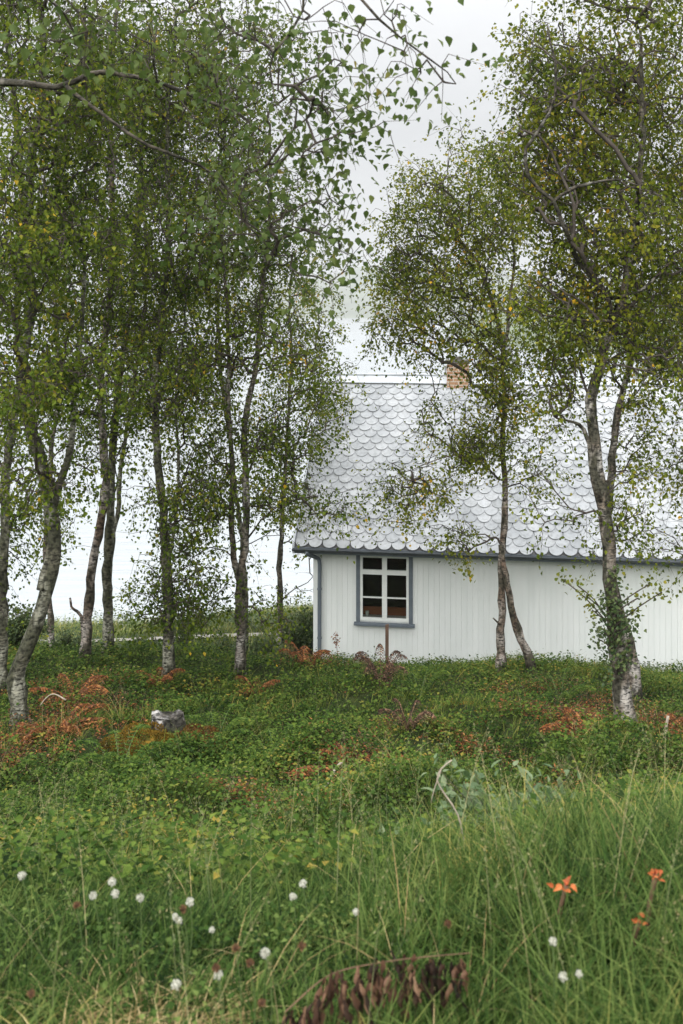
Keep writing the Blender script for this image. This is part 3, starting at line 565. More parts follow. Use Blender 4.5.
# leafy shoots growing on the thickest trunk are part of that tree
def shoots(parent, pts, Y, cnt, mat):
    base = np.array(parent.location); A_ = []
    for (px, py, r) in pts:
        c_ = W(px, py, Y); A_.append(c_ + rng.normal(0, 1, (cnt, 3)) * np.array((r / F * Y * .75, .09, r / F * Y * 1.0)))
    P_ = np.concatenate(A_); n_ = len(P_); ls = rng.uniform(.028, .052, n_)
    V_, F_ = leaf_arrays(P_, rng.normal(size=(n_, 3)) + (0, 0, -.2), rng.normal(0, .5, (n_, 3)) + (0, -.3, .8), ls, ls * .8, True)
    meshnp('trunk_shoots', V_, [F_], mat, parent, False, base)
    tb = MB()
    for (px, py, r) in pts:
        a_ = W(613 + (py - 640) * .12, py + 6 + abs(px - 613) * .7, Y); b_ = W(px, py, Y); tb.tube(smoothline([a_, (a_ + b_) / 2 + (0, -.03, .04), b_]), [.007] * len(smoothline([a_, (a_ + b_) / 2 + (0, -.03, .04), b_])), 5)
    tb.build('shoot_stems', M['twig'], parent, False, base)
shoots(bigt, [(612, 598, 8), (620, 612, 10), (606, 620, 9), (600, 640, 8), (612, 650, 9), (625, 640, 9), (608, 665, 7), (622, 660, 7), (605, 605, 6), (618, 628, 8), (603, 632, 6), (613, 612, 8), (630, 625, 6), (615, 580, 7)], 11.85, 60, M['bush'])
shoots(bigt, [(578, 586, 5), (563, 580, 5), (586, 596, 5), (638, 598, 6), (650, 584, 5), (662, 592, 4), (592, 610, 5), (634, 612, 5)], 11.9, 26, LO)
# near birch outside the left edge whose limbs hang into the frame
make_tree('birch_tree', 'near birch outside the left edge with bare dark limbs arching across the top', 6,
    [([(-190, 960, 6), (-185, 700, 6), (-180, 400, 6), (-165, 200, 6), (-150, 0, 6), (-150, -250, 6)], .10, .05),
     ([(-165, 170, 6), (-80, 100, 5.9), (0, 82, 5.8), (60, 86, 5.7), (95, 72, 5.7), (120, 70, 5.7), (160, 80, 5.6), (205, 98, 5.6), (236, 112, 5.5), (262, 132, 5.5)], .034, .007),
     ([(66, 86, 5.7), (92, 104, 5.7), (120, 122, 5.7), (150, 145, 5.6), (205, 166, 5.6), (232, 192, 5.6), (252, 226, 5.5), (276, 256, 5.5)], .015, .004),
     ([(-150, -200, 6), (0, -230, 5.5), (180, -150, 5), (290, -60, 4.8), (306, 10, 4.8), (276, 50, 4.8), (272, 84, 4.8)], .03, .005),
     ([(290, -60, 4.8), (340, -20, 4.6), (380, 20, 4.5), (430, 55, 4.5), (456, 84, 4.5)], .011, .003),
     ([(-150, -100, 6), (-60, -120, 4.2), (20, -60, 3.6), (60, -10, 3.5)], .025, .004)],
    [(280, 160, 60, 60, 5.5, .5, 42), (310, 90, 40, 60, 5.2, .5, 46), (325, 200, 26, 44, 5.4, .4, 28), (280, 30, 60, 40, 4.9, .4, 40), (370, 28, 40, 14, 4.6, .2, 16), (425, 58, 26, 12, 4.5, .12, 9), (50, 5, 60, 22, 3.6, .25, 18), (220, 60, 60, 50, 5.5, .5, 26),
     (325, 262, 16, 28, 5.4, .25, 14), (230, 200, 50, 30, 5.5, .4, 30), (345, 120, 16, 40, 5.2, .2, 12), (130, 20, 80, 30, 5.2, .4, 16)],
    M['bark_dark'], M['leaf_near'], lsize=.033, perleaf=11, fine=True, spread=.11, twigr=.0018, clumpy=3)

# ------------------------------------------------------------------ ground vegetation
def blades(P, H, Wd, lean, arch, seg=3):
    """bent tapered blades; P (n,3) roots, lean (n,2) horizontal direction*amount, arch extra bend"""
    n_ = len(P); ts = np.linspace(0, 1, seg + 1); d2 = unit(np.column_stack([lean, np.zeros(n_)])); s2 = np.column_stack([-d2[:, 1], d2[:, 0], np.zeros(n_)])
    tw = rng.uniform(-1, 1, (n_, 1)); s2 = unit(s2 + d2 * tw); la = np.linalg.norm(lean, axis=1)[:, None]
    rows_ = []
    for t_ in ts:
        out_ = la * t_ + arch[:, None] * t_ * t_
        c_ = P + d2 * (out_ * H[:, None]) + np.array((0, 0, 1)) * (H[:, None] * (t_ - .45 * arch[:, None] * t_ ** 2.6))
        wv = Wd[:, None] * (1 - t_ ** 1.6) * .5 + Wd[:, None] * .03
        if t_ < 1: rows_ += [c_ - s2 * wv, c_ + s2 * wv]
        else: rows_ += [c_]
    V_ = np.stack(rows_, 1); k_ = V_.shape[1]; b_ = np.arange(n_)[:, None] * k_
    Q_ = [b_ + np.array([[2 * i_, 2 * i_ + 1, 2 * i_ + 3, 2 * i_ + 2]]) for i_ in range(seg - 1)]
    T_ = b_ + np.array([[2 * seg - 2, 2 * seg - 1, 2 * seg]])
    return V_.reshape(-1, 3), [np.concatenate(Q_), T_]
def field(n, y0, y1, power=1.0, margin=1.35, xlim=None):
    u = rng.random(n); y = (y0 ** power + u * (y1 ** power - y0 ** power)) ** (1 / power)
    x = (rng.random(n) * 2 - 1) * (y * .31 * margin + .5); return x, y
def inhouse(x, y, mg=.1):
    a_ = np.stack([x + .5, y - 21.5], -1); c_, s_ = math.cos(-TH), math.sin(-TH); lx = a_[..., 0] * c_ - a_[..., 1] * s_; ly = a_[..., 0] * s_ + a_[..., 1] * c_
    return (lx > -mg) & (lx < LEN + mg) & (ly > -mg) & (ly < DEP + mg)
def onpath(x, y):
    py_ = np.interp(x, [-40, -15, -8, -4, -1, 3, 10, 40], [27.5, 26.2, 25.2, 24.9, 25.6, 28, 31, 36]); return np.abs(y - py_) < .8
def noise2(x, y, s, seed=0):
    return .5 + .25 * (np.sin(x * s + seed + 1.7 * np.sin(y * s * .7 + seed * 2)) + np.sin(y * s * 1.3 - seed + 1.3 * np.sin(x * s * .8 + seed)))
def tufts(name, mat, nt, per, y0, y1, h, wd, sp, power=1.0, mask=None, smoothseg=3, hmul=None, arch=(.1, .7)):
    x, y = field(nt, y0, y1, power)
    k_ = ~inhouse(x, y) & ~onpath(x, y)
    if mask is not None: k_ &= rng.random(nt) < mask(x, y)
    x, y = x[k_], y[k_]; cnt = rng.poisson(per, len(x)); ti = np.repeat(np.arange(len(x)), cnt); n_ = len(ti)
    ofs = rng.normal(0, sp, (n_, 2)); bx = x[ti] + ofs[:, 0]; by = y[ti] + ofs[:, 1]
    th = rng.uniform(.7, 1.3, len(x))[ti]
    th = th * (.45 + 1.15 * noise2(bx, by, 1.9 if y1 < 8 else 1.1, 3))
    if hmul is not None: th = th * hmul(bx, by)
    H_ = rng.uniform(h[0], h[1], n_) * th; wind = rng.normal(0, .12, (len(x), 2))[ti] + np.array((.08, 0))
    lean = ofs / (sp + 1e-6) * .16 + rng.normal(0, .13, (n_, 2)) + wind
    ok = ~inhouse(bx, by, .02); bx, by, H_, lean = bx[ok], by[ok], H_[ok], lean[ok]; n_ = len(bx)
    V_, F_ = blades(np.column_stack([bx, by, zf(bx, by) - .01]), H_, rng.uniform(wd[0], wd[1], n_), lean, rng.uniform(arch[0], arch[1], n_), smoothseg)
    return tag(meshnp(name, V_, F_, mat), None, 'grass', None, 'stuff')
def strawpatch(x, y): return np.exp(-((x + .43) / .17) ** 2 - ((y - 2.38) / .2) ** 2)
o = tufts('grass', M['grass_near'], 2600, 34, 1.5, 5.5, (.10, .27), (.0026, .0058), .05, 1.3, lambda x, y: 1 - .97 * strawpatch(x, y), 4, lambda x, y: np.where(y < 3.8, .5 + .8 * np.clip((x + .1) / .8, 0, 1), .5 + .35 * np.clip((x + .1) / .8, 0, 1)), (.1, .9)); o['label'] = 'long blue green grass filling the foreground slope'
o = tufts('grass', M['grass'], 5200, 20, 4.6, 12, (.04, .16), (.004, .007), .07, 1.4, lambda x, y: np.interp(y, [5, 7, 10], [.75, .42, .55]) + .35 * (noise2(x, y, .9, 2) > .45), 3); o['label'] = 'rough grass tufts in the hollow below the foreground'
o = tufts('grass', M['grass'], 5200, 16, 11.5, 22, (.07, .20), (.005, .009), .09, 1.4, lambda x, y: .3 + .7 * noise2(x, y, .8, 5), 3); o['label'] = 'short grass on the hummock before the cottage'
o = tufts('grass', M['meadow'], 6000, 9, 21.5, 44, (.10, .30), (.012, .028), .16, 1.0, None, 2); o['label'] = 'yellow green meadow grass beyond the birches'; 
o['label'] = 'pale yellow green meadow grass beyond the birches'
o = tufts('dry_grass', M['straw'], 1100, 24, 1.9, 3.2, (.05, .12), (.002, .004), .06, 1.0, lambda x, y: strawpatch(x, y) * 1.3, 4, None, (.8, 1.6)); o['label'] = 'flattened straw coloured grass at the bottom left'
o = tufts('dry_grass', M['straw'], 1000, 2.2, 2, 12, (.14, .34), (.0018, .0034), .05, 1.3, lambda x, y: .25 + .5 * (x > 0), 4, None, (.3, 1.0)); o['label'] = 'scattered straw coloured blades among the green grass'
# leafy ground cover: sprigs with small leaves
def sprigs(name, mat, ns_, per, y0, y1, h, lsz, power, mask, label, cat='ground cover', elong=.75, up=.5):
    x, y = field(ns_, y0, y1, power); k_ = ~inhouse(x, y) & ~onpath(x, y) & (rng.random(ns_) < mask(x, y)) & ((((x + 1.82) / .5) ** 2 + ((y - 11.0) / .75) ** 2) > rng.uniform(.5, 1.2, ns_)); x, y = x[k_], y[k_]; n0 = len(x)
    sc_ = rng.uniform(.6, 1.3, n0) * (.45 + 1.1 * noise2(x, y, 2.1, 8)); cnt = rng.poisson(per, n0); ti = np.repeat(np.arange(n0), cnt); n_ = len(ti)
    f_ = rng.random(n_) ** .6; an_ = rng.uniform(0, 2 * np.pi, n_); out_ = f_ * .07 * sc_[ti] * (h / .15)
    ax = rng.normal(0, .3, (n0, 2))[ti]
    P_ = np.column_stack([x[ti] + np.cos(an_) * out_ + ax[:, 0] * f_ * h, y[ti] + np.sin(an_) * out_ + ax[:, 1] * f_ * h, zf(x[ti], y[ti]) + f_ * h * sc_[ti]])
    D_ = np.column_stack([np.cos(an_), np.sin(an_), rng.normal(.1, .35, n_)]); N_ = rng.normal(0, .35, (n_, 3)) + np.array((0, 0, 1))
    ls = lsz * rng.uniform(.6, 1.3, n_); V_, F_ = leaf_arrays(P_, D_, N_, ls, ls * elong)
    return tag(meshnp(name, V_, [F_], mat), label, cat, None, 'stuff')
def m_mid(x, y): return np.clip(1.5 * (1 - (noise2(x, y, .9, 2) > .6) * .8), 0, 1)
sprigs('ground_cover', M['cover'], 15000, 12, 9.5, 21.5, .15, .044, 1.5, lambda x, y: np.clip(.25 + 1.1 * noise2(x, y, .8, 9), 0, 1), 'dark green low leafy plants carpeting the slope before the cottage')
sprigs('ground_cover', M['cover'], 20000, 12, 3.6, 10.5, .19, .034, 1.5, lambda x, y: np.clip(1.3 * noise2(x, y, 1.3, 4) - .1, 0, 1) * np.clip((y - 2) / 5, .4, 1), 'low leafy herbs growing between the grass of the hollow')
sprigs('ground_cover', M['grass_near'], 2600, 10, 1.6, 4.5, .07, .016, 1.3, lambda x, y: np.clip(1.2 * noise2(x, y, 2.5, 7), 0, 1), 'small clover leaves low in the foreground grass', elong=.95)
sprigs('ground_cover', M['bush'], 5000, 14, 21.5, 30, .35, .07, 1.0, lambda x, y: np.clip(noise2(x, y, .6, 1) * 1.5 - .4, 0, 1) * (x < 0), 'loose weeds along the path beyond the birches')
sprigs('fallen_leaves', M['rust'], 1500, 3, 5, 20, .08, .026, 1.4, lambda x, y: np.clip(2.2 * noise2(x, y, 1.6, 3) - 1.25, 0, 1), 'scattered rust coloured withered leaves in the undergrowth', 'leaf litter')
sprigs('fallen_leaves', M['moss'], 3500, 12, 11, 19, .05, .022, 1.2, lambda x, y: np.clip(2.6 * noise2(x, y, 1.1, 6) - 1.7, 0, 1), 'golden moss showing between the low plants', 'moss')
WP = [(60, 12.2, .5, .5), (95, 13.2, .45, .4), (75, 14.5, .5, .4), (600, 12.4, .55, .5), (660, 12.3, .5, .4), (350, 9.8, .5, .35), (300, 9.2, .4, .25), (440, 10.8, .45, .3), (200, 14.2, .3, .2), (340, 17.6, .5, .3), (300, 17.2, .4, .3), (540, 15.5, .5, .3), (600, 14.2, .5, .3), (130, 11.4, .3, .25), (560, 13, .4, .3), (20, 11, .4, .3), (300, 7.2, .3, .2), (520, 7.6, .3, .2), (60, 8.6, .25, .2), (480, 11.5, .4, .2), (410, 12.2, .35, .2), (250, 8.4, .3, .2), (520, 9.6, .4, .2), (180, 9.4, .25, .2)]
def m_wp(x, y):
    z_ = 0
    for (px, Y_, a_, b_) in WP: z_ = z_ + np.exp(-((x - gx(px, Y_)) / a_) ** 2 - ((y - Y_) / b_) ** 2)
    return np.clip(z_ * .9, 0, 1)
sprigs('withered_ferns', M['rust'], 26000, 14, 7, 18.5, .13, .036, 1.2, m_wp, 'broad patches of collapsed rust brown bracken on the slope', 'bracken', elong=.4)
sprigs('withered_ferns', M['brown'], 26000, 9, 8, 18.5, .16, .034, 1.2, m_wp, 'dark brown dead stalks and leaves among the rust bracken', 'bracken', elong=.3)
# tall flowering grass stems
def culms(n, y0, y1, hr, label, xr=None):
    x, y = field(n, y0, y1, 1.2, 1.2)
    if xr: x = rng.uniform(xr[0], xr[1], n)
    V_, F_ = blades(np.column_stack([x, y, zf(x, y)]), rng.uniform(hr[0], hr[1], n), np.full(n, .0024), rng.normal(0, .16, (n, 2)) + (.05, 0), rng.uniform(.05, .35, n), 5)
    k_ = 11; tips_ = V_.reshape(n, k_, 3)[:, -1]; low = V_.reshape(n, k_, 3)[:, -4]
    cnt = 22; ti = np.repeat(np.arange(n), cnt); f_ = rng.random((n * cnt, 1)); sprd = .02 * (1.1 - f_)
    P_ = low[ti] * (1 - f_) + tips_[ti] * f_ + rng.normal(0, 1, (n * cnt, 3)) * sprd * .6
    VL, FL = leaf_arrays(P_, rng.normal(0, .5, (n * cnt, 3)) + unit(tips_ - low)[ti], rng.normal(size=(n * cnt, 3)), np.full(n * cnt, .009), np.full(n * cnt, .003))
    b_ = len(V_); V2 = np.concatenate([V_, VL]); return tag(meshnp('grass_stems', V2, [F_[0], F_[1], FL + b_], M['straw_green']), label, 'grass', None, 'stuff')
M['straw_green'] = leafmat('seeding grass', [(0, (.09, .13, .05)), (.5, (.19, .20, .09)), (1, (.34, .29, .14))], .2, .6, .3)
culms(430, 2.2, 7, (.3, .58), 'thin seeding grass stems rising over the foreground')
culms(420, 6, 14, (.3, .55), 'thin seeding grass stems in the hollow')

# ferns
def frond(mb_s, mb_l, base, dirv, Ln, rise, droop, npair=14, pin=.16, curl=0):
    dirv = unit(np.array((*dirv, 0.))); ts = np.linspace(0, 1, 12); P_ = np.array([base + dirv * Ln * t_ * .85 + np.array((0, 0, 1)) * (rise * math.sin(t_ * 1.7) - droop * t_ ** 3) for t_ in ts])
    mb_s.tube(P_, np.linspace(.005, .0015, 12), 5)
    side = np.cross(dirv, (0, 0, 1.)); 
    for i_ in range(npair):
        t_ = .18 + .8 * i_ / npair; c_ = np.array([np.interp(t_, ts, P_[:, k_]) for k_ in range(3)]); L2 = pin * math.sin(min(1, (1 - t_) * 1.5 + .15) * 1.5) * Ln / .6
        for sg in (-1, 1):
            dd_ = side * sg + dirv * .4 + np.array((0, 0, -.25 - curl + random.uniform(-.15, .15))); dd_ = unit(dd_)
            m_ = 5; q_ = np.array([c_ + dd_ * L2 * (j_ / m_) + np.array((0, 0, -curl * L2 * (j_ / m_) ** 2)) for j_ in range(m_)])
            for sg2 in (-1, 1):
                s3 = unit(np.cross(dd_, (0.1, 0, 1.))) * sg2 + dd_ * .4
                nrm = np.tile(np.array((.0, -.3, 1.)), (m_, 1)) + rng.normal(0, .2 + curl * .5, (m_, 3)); l_ = np.linspace(.045, .016, m_) * Ln / .6
                mb_l.append(leaf_arrays(q_, np.tile(s3, (m_, 1)), nrm, l_, l_ * .55))
def fern(label, px, Y, n, Ln, rise, droop, mat, name='fern', grp=None, cat='fern', a0=0, a1=6.28, curl=0, pin=.16, dz=0):
    b = G(px, Y); root = empty(name, b); tag(root, label, cat, grp); s_ = MB(); ll = []
    for k_ in range(n):
        a_ = a0 + (a1 - a0) * (k_ + random.random() * .6) / n; frond(s_, ll, b + np.array((0, 0, dz)), (math.cos(a_), math.sin(a_)), Ln * 1.25 * random.uniform(.7, 1.15), rise * 1.7 * random.uniform(.7, 1.2), droop * random.uniform(.6, 1.3), 14, pin, curl)
    s_.build('stalks', M['brownstem'] if mat in (M['rust'], M['brown']) else M['stem'], root, False, b)
    o_ = 0; Vs, Fs = [], []
    for V_, F_ in ll: Vs.append(V_); Fs.append(F_ + o_); o_ += len(V_)
    meshnp('fronds', np.concatenate(Vs), [np.concatenate(Fs)], mat, root, False, b); return root
FG = 'withered rust coloured ferns'
fern('big withered rust fern sprawling right of the leaning lichened birch', 62, 11.9, 9, .62, .14, .14, M['rust'], 'withered_fern', FG, a0=-2.6, a1=1.2, curl=.5)
fern('withered rust fern nearest the foot of the leaning birch', 38, 11.6, 6, .42, .10, .10, M['rust'], 'withered_fern', FG, curl=.5)
fern('withered orange fern upslope behind the sprawling rust fern', 75, 13.4, 7, .5, .18, .12, M['rust'], 'withered_fern', FG, curl=.4)
fern('small orange fern tuft under the birch with leafy side shoots', 158, 15.0, 6, .34, .16, .1, M['rust'], 'withered_fern', FG, curl=.3)
fern('small orange fern tuft between the fork stemmed birch and the cottage corner', 256, 15.2, 6, .34, .14, .1, M['rust'], 'withered_fern', FG, curl=.3)
fern('orange fern tuft below the cottage corner', 305, 17.0, 8, .45, .2, .1, M['rust'], 'withered_fern', FG, curl=.3)
fern('pinkish brown withered fern standing below the wooden stake', 381, 14.6, 9, .42, .34, .16, M['brown'], 'withered_fern', FG, curl=.7)
fern('pale brown withered fern on the open slope', 205, 13.2, 5, .28, .1, .08, M['rust'], 'withered_fern', FG, curl=.3)
fern('reddish withered fern left of the thickest birch', 590, 11.6, 8, .45, .14, .12, M['rust'], 'withered_fern', FG, curl=.5)
fern('red leaved withered fern right of the thickest birch', 662, 11.8, 7, .42, .18, .1, M['rust'], 'withered_fern', FG, curl=.4)
fern('flat brown withered fern in the middle of the slope', 350, 9.6, 8, .5, .1, .1, M['rust'], 'withered_fern', FG, curl=.4)
fern('dark brown withered fern by the middle of the slope', 408, 11.5, 7, .3, .2, .1, M['brown'], 'withered_fern', FG, curl=.7)
fern('dark brown withered fern above the fallen branch', 338, 12, 5, .26, .18, .1, M['brown'], 'withered_fern', FG, curl=.7)
fern('brown withered fern at the left edge of the hollow', 60, 8.8, 6, .3, .12, .1, M['brown'], 'withered_fern', FG, curl=.5)
fern('brown withered fern below the dark one mid slope', 455, 10.6, 6, .32, .14, .1, M['rust'], 'withered_fern', FG, curl=.5)
for (px, Y, lb) in ((215, 11.5, 'light green fern right beside the mossy stump'), (52, 10.6, 'green fern in the shade below the leaning birch'), (275, 11.0, 'green fern on the dark slope right of the stump'), (560, 14.5, 'green fern left of the birch with leafy trunk shoots'), (420, 14.8, 'green fern on the hummock before the cottage'), (120, 10.2, 'green fern on the slope below the mossy stump')):
    fern(lb, px, Y, 7, .40, .24, .14, M['cover'], 'fern', 'green ferns on the slope')
# withered frond in the foreground: an arching straw stalk hung with brown curled leaflets
fw = empty('withered_frond', G(360, 2.35)); tag(fw, 'large withered frond hung with curled dark brown leaflets in the foreground', 'frond'); b = np.array(fw.location)
P_ = smoothline([W(285, 1012, 2.3), W(330, 975, 2.35), W(385, 962, 2.4), W(425, 957, 2.42), W(470, 953, 2.45)], .02)
q = MB(); q.tube(P_, np.linspace(.0018, .001, len(P_)), 6); q.build('stalk', M['brownstem'], fw, False, b)
Vs, Fs, o_ = [], [], 0
for k_ in range(110):
    t_ = k_ / 110; c_ = P_[int(t_ * (len(P_) - 1))]; Lh = random.uniform(.05, .135) * (1.1 - .5 * t_); n_ = 7
    s0 = c_ + np.array((random.gauss(0, .008), random.gauss(0, .03) - .04, random.uniform(-.012, .016))); tt = np.linspace(0, 1, n_); dx = random.gauss(0, .25)
    Q_ = np.array([s0 + np.array((dx * Lh * t2, 0, -Lh * t2)) for t2 in tt]); wd_ = random.uniform(.004, .011); V_ = []
    ph = random.uniform(0, 6)
    for i_, c2 in enumerate(Q_):
        w_ = wd_ * math.sin(math.pi * min(.97, .12 + tt[i_] * .85)) ; a_ = ph + tt[i_] * 6
        V_ += [c2 + np.array((math.cos(a_), math.sin(a_), 0)) * w_, c2 + np.array((-math.sin(a_), math.cos(a_), 0)) * w_ * .4, c2 - np.array((math.cos(a_ + .5), math.sin(a_ + .5), 0)) * w_]
    Vs.append(np.array(V_)); 
    for i_ in range(n_ - 1):
        for j_ in (0, 1): Fs.append([o_ + i_ * 3 + j_, o_ + i_ * 3 + j_ + 1, o_ + i_ * 3 + 4 + j_, o_ + i_ * 3 + 3 + j_])
    o_ += n_ * 3
meshnp('leaflets', np.concatenate(Vs), [np.array(Fs)], M['brown'], fw, True, b)

# ------------------------------------------------------------------ stump, sticks, stake
M['stumpbark'] = barkmat('stump bark', (.42, .41, .40), (.09, .08, .07), (.02, .018, .016), .47)
sb = G(166, 11.2, .13); st = empty('tree_stump', sb); tag(st, 'broken birch stump with grey bark sunk in golden moss', 'stump')
q = MB(); rg = 16; an = np.linspace(0, 2 * np.pi, rg, endpoint=False); lay = []
for h_, r_ in ((-.25, .22), (.03, .20), (.13, .175), (.21, .15)):
    lay.append(np.array([(sb[0] + math.cos(a_) * r_ * (1 + .12 * math.sin(3 * a_ + 1) + random.uniform(-.1, .1)), sb[1] + math.sin(a_) * r_, sb[2] + h_ + (.022 * math.sin(a_ * 3) + random.uniform(-.012, .018) if h_ > .2 else 0)) for a_ in an]))
lay.append(lay[-1] * .45 + .55 * (sb + np.array((0, 0, .17))))
V_ = np.concatenate(lay); Fq = [[i_ * rg + j_, i_ * rg + (j_ + 1) % rg, (i_ + 1) * rg + (j_ + 1) % rg, (i_ + 1) * rg + j_] for i_ in range(4) for j_ in range(rg)]
q.add(V_, [Fq, [list(range(4 * rg, 5 * rg))]]); q.build('wood', M['stumpbark'], st, False, sb)
def mosscushion(name, c_, rx, ry, h_, n_, mat, parent, b, ln_=.035):
    u_ = unit(rng.normal(size=(n_, 3)) * (1, 1, 1)); u_[:, 2] = np.abs(u_[:, 2]); bump = 1 + .18 * np.sin(u_[:, 0] * 6 + 1) * np.cos(u_[:, 1] * 5)
    P_ = c_ + u_ * np.array((rx, ry, h_)) * bump[:, None]; ls = rng.uniform(.5, 1.2, n_) * ln_
    V_, F_ = leaf_arrays(P_, u_ + rng.normal(0, .5, (n_, 3)), rng.normal(size=(n_, 3)), ls, ls * .35)
    q = MB(); a_ = np.linspace(0, 2 * np.pi, 18, endpoint=False); R_ = []
    for k_ in range(6):
        e_ = k_ / 5 * math.pi / 2; R_.append([(c_[0] + math.cos(x_) * rx * math.cos(e_) * .96 * (1 + .1 * math.sin(3 * x_)), c_[1] + math.sin(x_) * ry * math.cos(e_) * .96, c_[2] + h_ * .95 * math.sin(e_)) for x_ in a_])
    Vb = np.array(R_).reshape(-1, 3); Fb = [[i_ * 18 + j_, i_ * 18 + (j_ + 1) % 18, (i_ + 1) * 18 + (j_ + 1) % 18, (i_ + 1) * 18 + j_] for i_ in range(5) for j_ in range(18)]
    Vb = Vb[np.array(Fb).ravel()]; Fb = np.arange(len(Vb)).reshape(-1, 4)
    return meshnp(name, np.concatenate([V_, Vb]), [F_, Fb + len(V_)], mat, parent, False, b)
mosscushion('moss', sb + np.array((-.14, -.18, -.10)), .42, .30, .24, 8000, M['moss'], st, sb)
mosscushion('moss', sb + np.array((.26, -.06, -.10)), .32, .24, .19, 4200, M['mossdark'], st, sb)
mosscushion('moss', sb + np.array((.05, -.26, -.1)), .2, .16, .16, 1200, M['rust'], st, sb)
s2 = G(117, 9.1); q = MB(); q.tube([s2 + (0, 0, -.05), s2 + (.0, 0, .08), s2 + (.01, 0, .16), s2 + (.0, 0, .22)], [.035, .03, .028, .018], 9, .1); o = q.build('stump', M['stumpbark'], None, True, s2); tag(o, 'small grey stub standing in the hollow grass below the mossy stump', 'stump')
M['stake'] = plain('weathered stake wood', (.16, .10, .07), .85, .3, 12, .4, stretch=(1, 1, .2))
sp = G(387, 19.6); q = MB(); tz = CZ - (624 - HY) / F * 19.6
q.prism([(sp[0] - .03, 19.575, sp[2] - .2), (sp[0] + .03, 19.575, sp[2] - .2), (sp[0] + .03, 19.625, sp[2] - .2), (sp[0] - .03, 19.625, sp[2] - .2)], [(sp[0] - .03, 19.575, tz - .01), (sp[0] + .03, 19.575, tz), (sp[0] + .03, 19.625, tz), (sp[0] - .03, 19.625, tz - .02)])
tag(q.build('wooden_stake', M['stake'], None, False, sp), 'brown wooden stake standing upright below the cottage window', 'stake')
def stick(name, label, pts, r0, r1, mat, cat, side=()):
    b = W(*pts[0]); b = np.array((b[0], b[1], float(zf(b[0], b[1])))); q = MB(); P_ = smoothline([W(*p_) for p_ in pts], .03); q.tube(P_, np.linspace(r0, r1, len(P_)), 8, .06)
    for sd_ in side: P2 = smoothline([W(*p_) for p_ in sd_], .03); q.tube(P2, np.linspace(r0 * .6, r1 * .6, len(P2)), 6, .06)
    return tag(q.build(name, mat, None, True, b), label, cat)
stick('fallen_branch', 'bare dead branch leaning out of the undergrowth mid slope', [(308, 822, 8.6), (318, 800, 8.7), (326, 785, 8.8), (336, 768, 9), (342, 762, 9.1)], .018, .009, M['deadwood'], 'branch', [[(318, 798, 8.7), (310, 792, 8.6), (300, 790, 8.6)], [(326, 786, 8.8), (338, 784, 8.8)]])
stick('bent_twig', 'bent grey twig hooking over the willow plant', [(466, 850, 3.6), (458, 815, 3.6), (446, 796, 3.6), (437, 780, 3.6), (442, 768, 3.6), (452, 760, 3.6)], .003, .002, M['deadwood'], 'twig', [[(441, 770, 3.6), (434, 790, 3.6), (431, 803, 3.6)]])
stick('dead_stick', 'pale dead stick poking up at the right of the thickest birch', [(663, 752, 11.4), (665, 735, 11.4), (668, 716, 11.4)], .022, .014, M['deadwood'], 'stick', [[(664, 742, 11.4), (670, 752, 11.3), (676, 758, 11.3)]])
stick('dead_stick', 'pale broken stick lying in the rust ferns beside the leaning birch', [(66, 700, 12.3), (54, 694, 12.3), (46, 698, 12.2), (40, 706, 12.2)], .009, .005, M['deadwood'], 'stick')
stick('dead_stick', 'pale curved stick on the slope above the willow plant', [(575, 768, 9.8), (585, 764, 9.8), (598, 768, 9.8), (606, 765, 9.8)], .012, .008, M['deadwood'], 'stick')

# ------------------------------------------------------------------ shrubs
def shrub(name, label, px, Y, wpx, hpx, nstem, mat, lsz, per, fine=False, elong=.8, grp=None, cat='shrub', upright=.0, stemr=.006):
    b = G(px, Y); root = empty(name, b); tag(root, label, cat, grp); q = MB(); tips_ = []; dirs = []
    wm, hm = wpx / F * Y, hpx / F * Y
    for k_ in range(nstem):
        a_ = random.uniform(0, 6.28); rr = random.random() ** .5; e_ = np.array((math.cos(a_) * rr * wm * .5, math.sin(a_) * rr * wm * .4, hm * random.uniform(.55, 1) * (1 - .35 * rr * (1 - upright))))
        P_ = smoothline([b + e_ * (.06, .06, -.02), b + e_ * (.35, .35, .55) + rng.normal(0, .02 * hm, 3), b + e_], .06); q.tube(P_, np.linspace(stemr, stemr * .35, len(P_)), 5)
        m_ = len(P_); 
        for i_ in range(per):
            t_ = random.uniform(.2, 1); j_ = min(m_ - 1, int(t_ * m_)); tips_.append(P_[j_] + rng.normal(0, .035 + .05 * hm * .3, 3)); dirs.append(unit(P_[j_] - P_[max(0, j_ - 1)]) * .5)
    q.build('stems', M['twig'], root, False, b); P_ = np.array(tips_); n_ = len(P_); P_[:, 2] = np.maximum(P_[:, 2], zf(P_[:, 0], P_[:, 1]) + .02)
    D_ = np.array(dirs) + rng.normal(0, .6, (n_, 3)); ls = lsz * rng.uniform(.6, 1.25, n_)
    V_, F_ = leaf_arrays(P_, D_, rng.normal(0, .4, (n_, 3)) + (0, 0, 1), ls, ls * elong, fine); meshnp('leaves', V_, [F_], mat, root, False, b); return root
shrub('bush', 'rounded dark green bush against the left corner of the cottage', 305, 22.2, 62, 56, 60, M['bush'], .055, 110)
shrub('bush', 'low leafy bush under the thin birch left of the cottage', 268, 20.5, 44, 40, 34, M['bush'], .055, 70)
shrub('bush', 'leafy bush behind the fork stemmed birch', 218, 21, 46, 38, 34, M['bush'], .055, 70)
shrub('bush', 'loose bush right of the birch with leafy side shoots', 186, 19.5, 36, 66, 24, M['bush'], .05, 60)
shrub('bush', 'low bush between the grey birch and the shooty birch', 138, 19, 44, 30, 26, M['bush'], .05, 55)
shrub('bush', 'dark leafy bush behind the leaning lichened birch', 22, 17.5, 60, 56, 50, M['bush'], .05, 90)
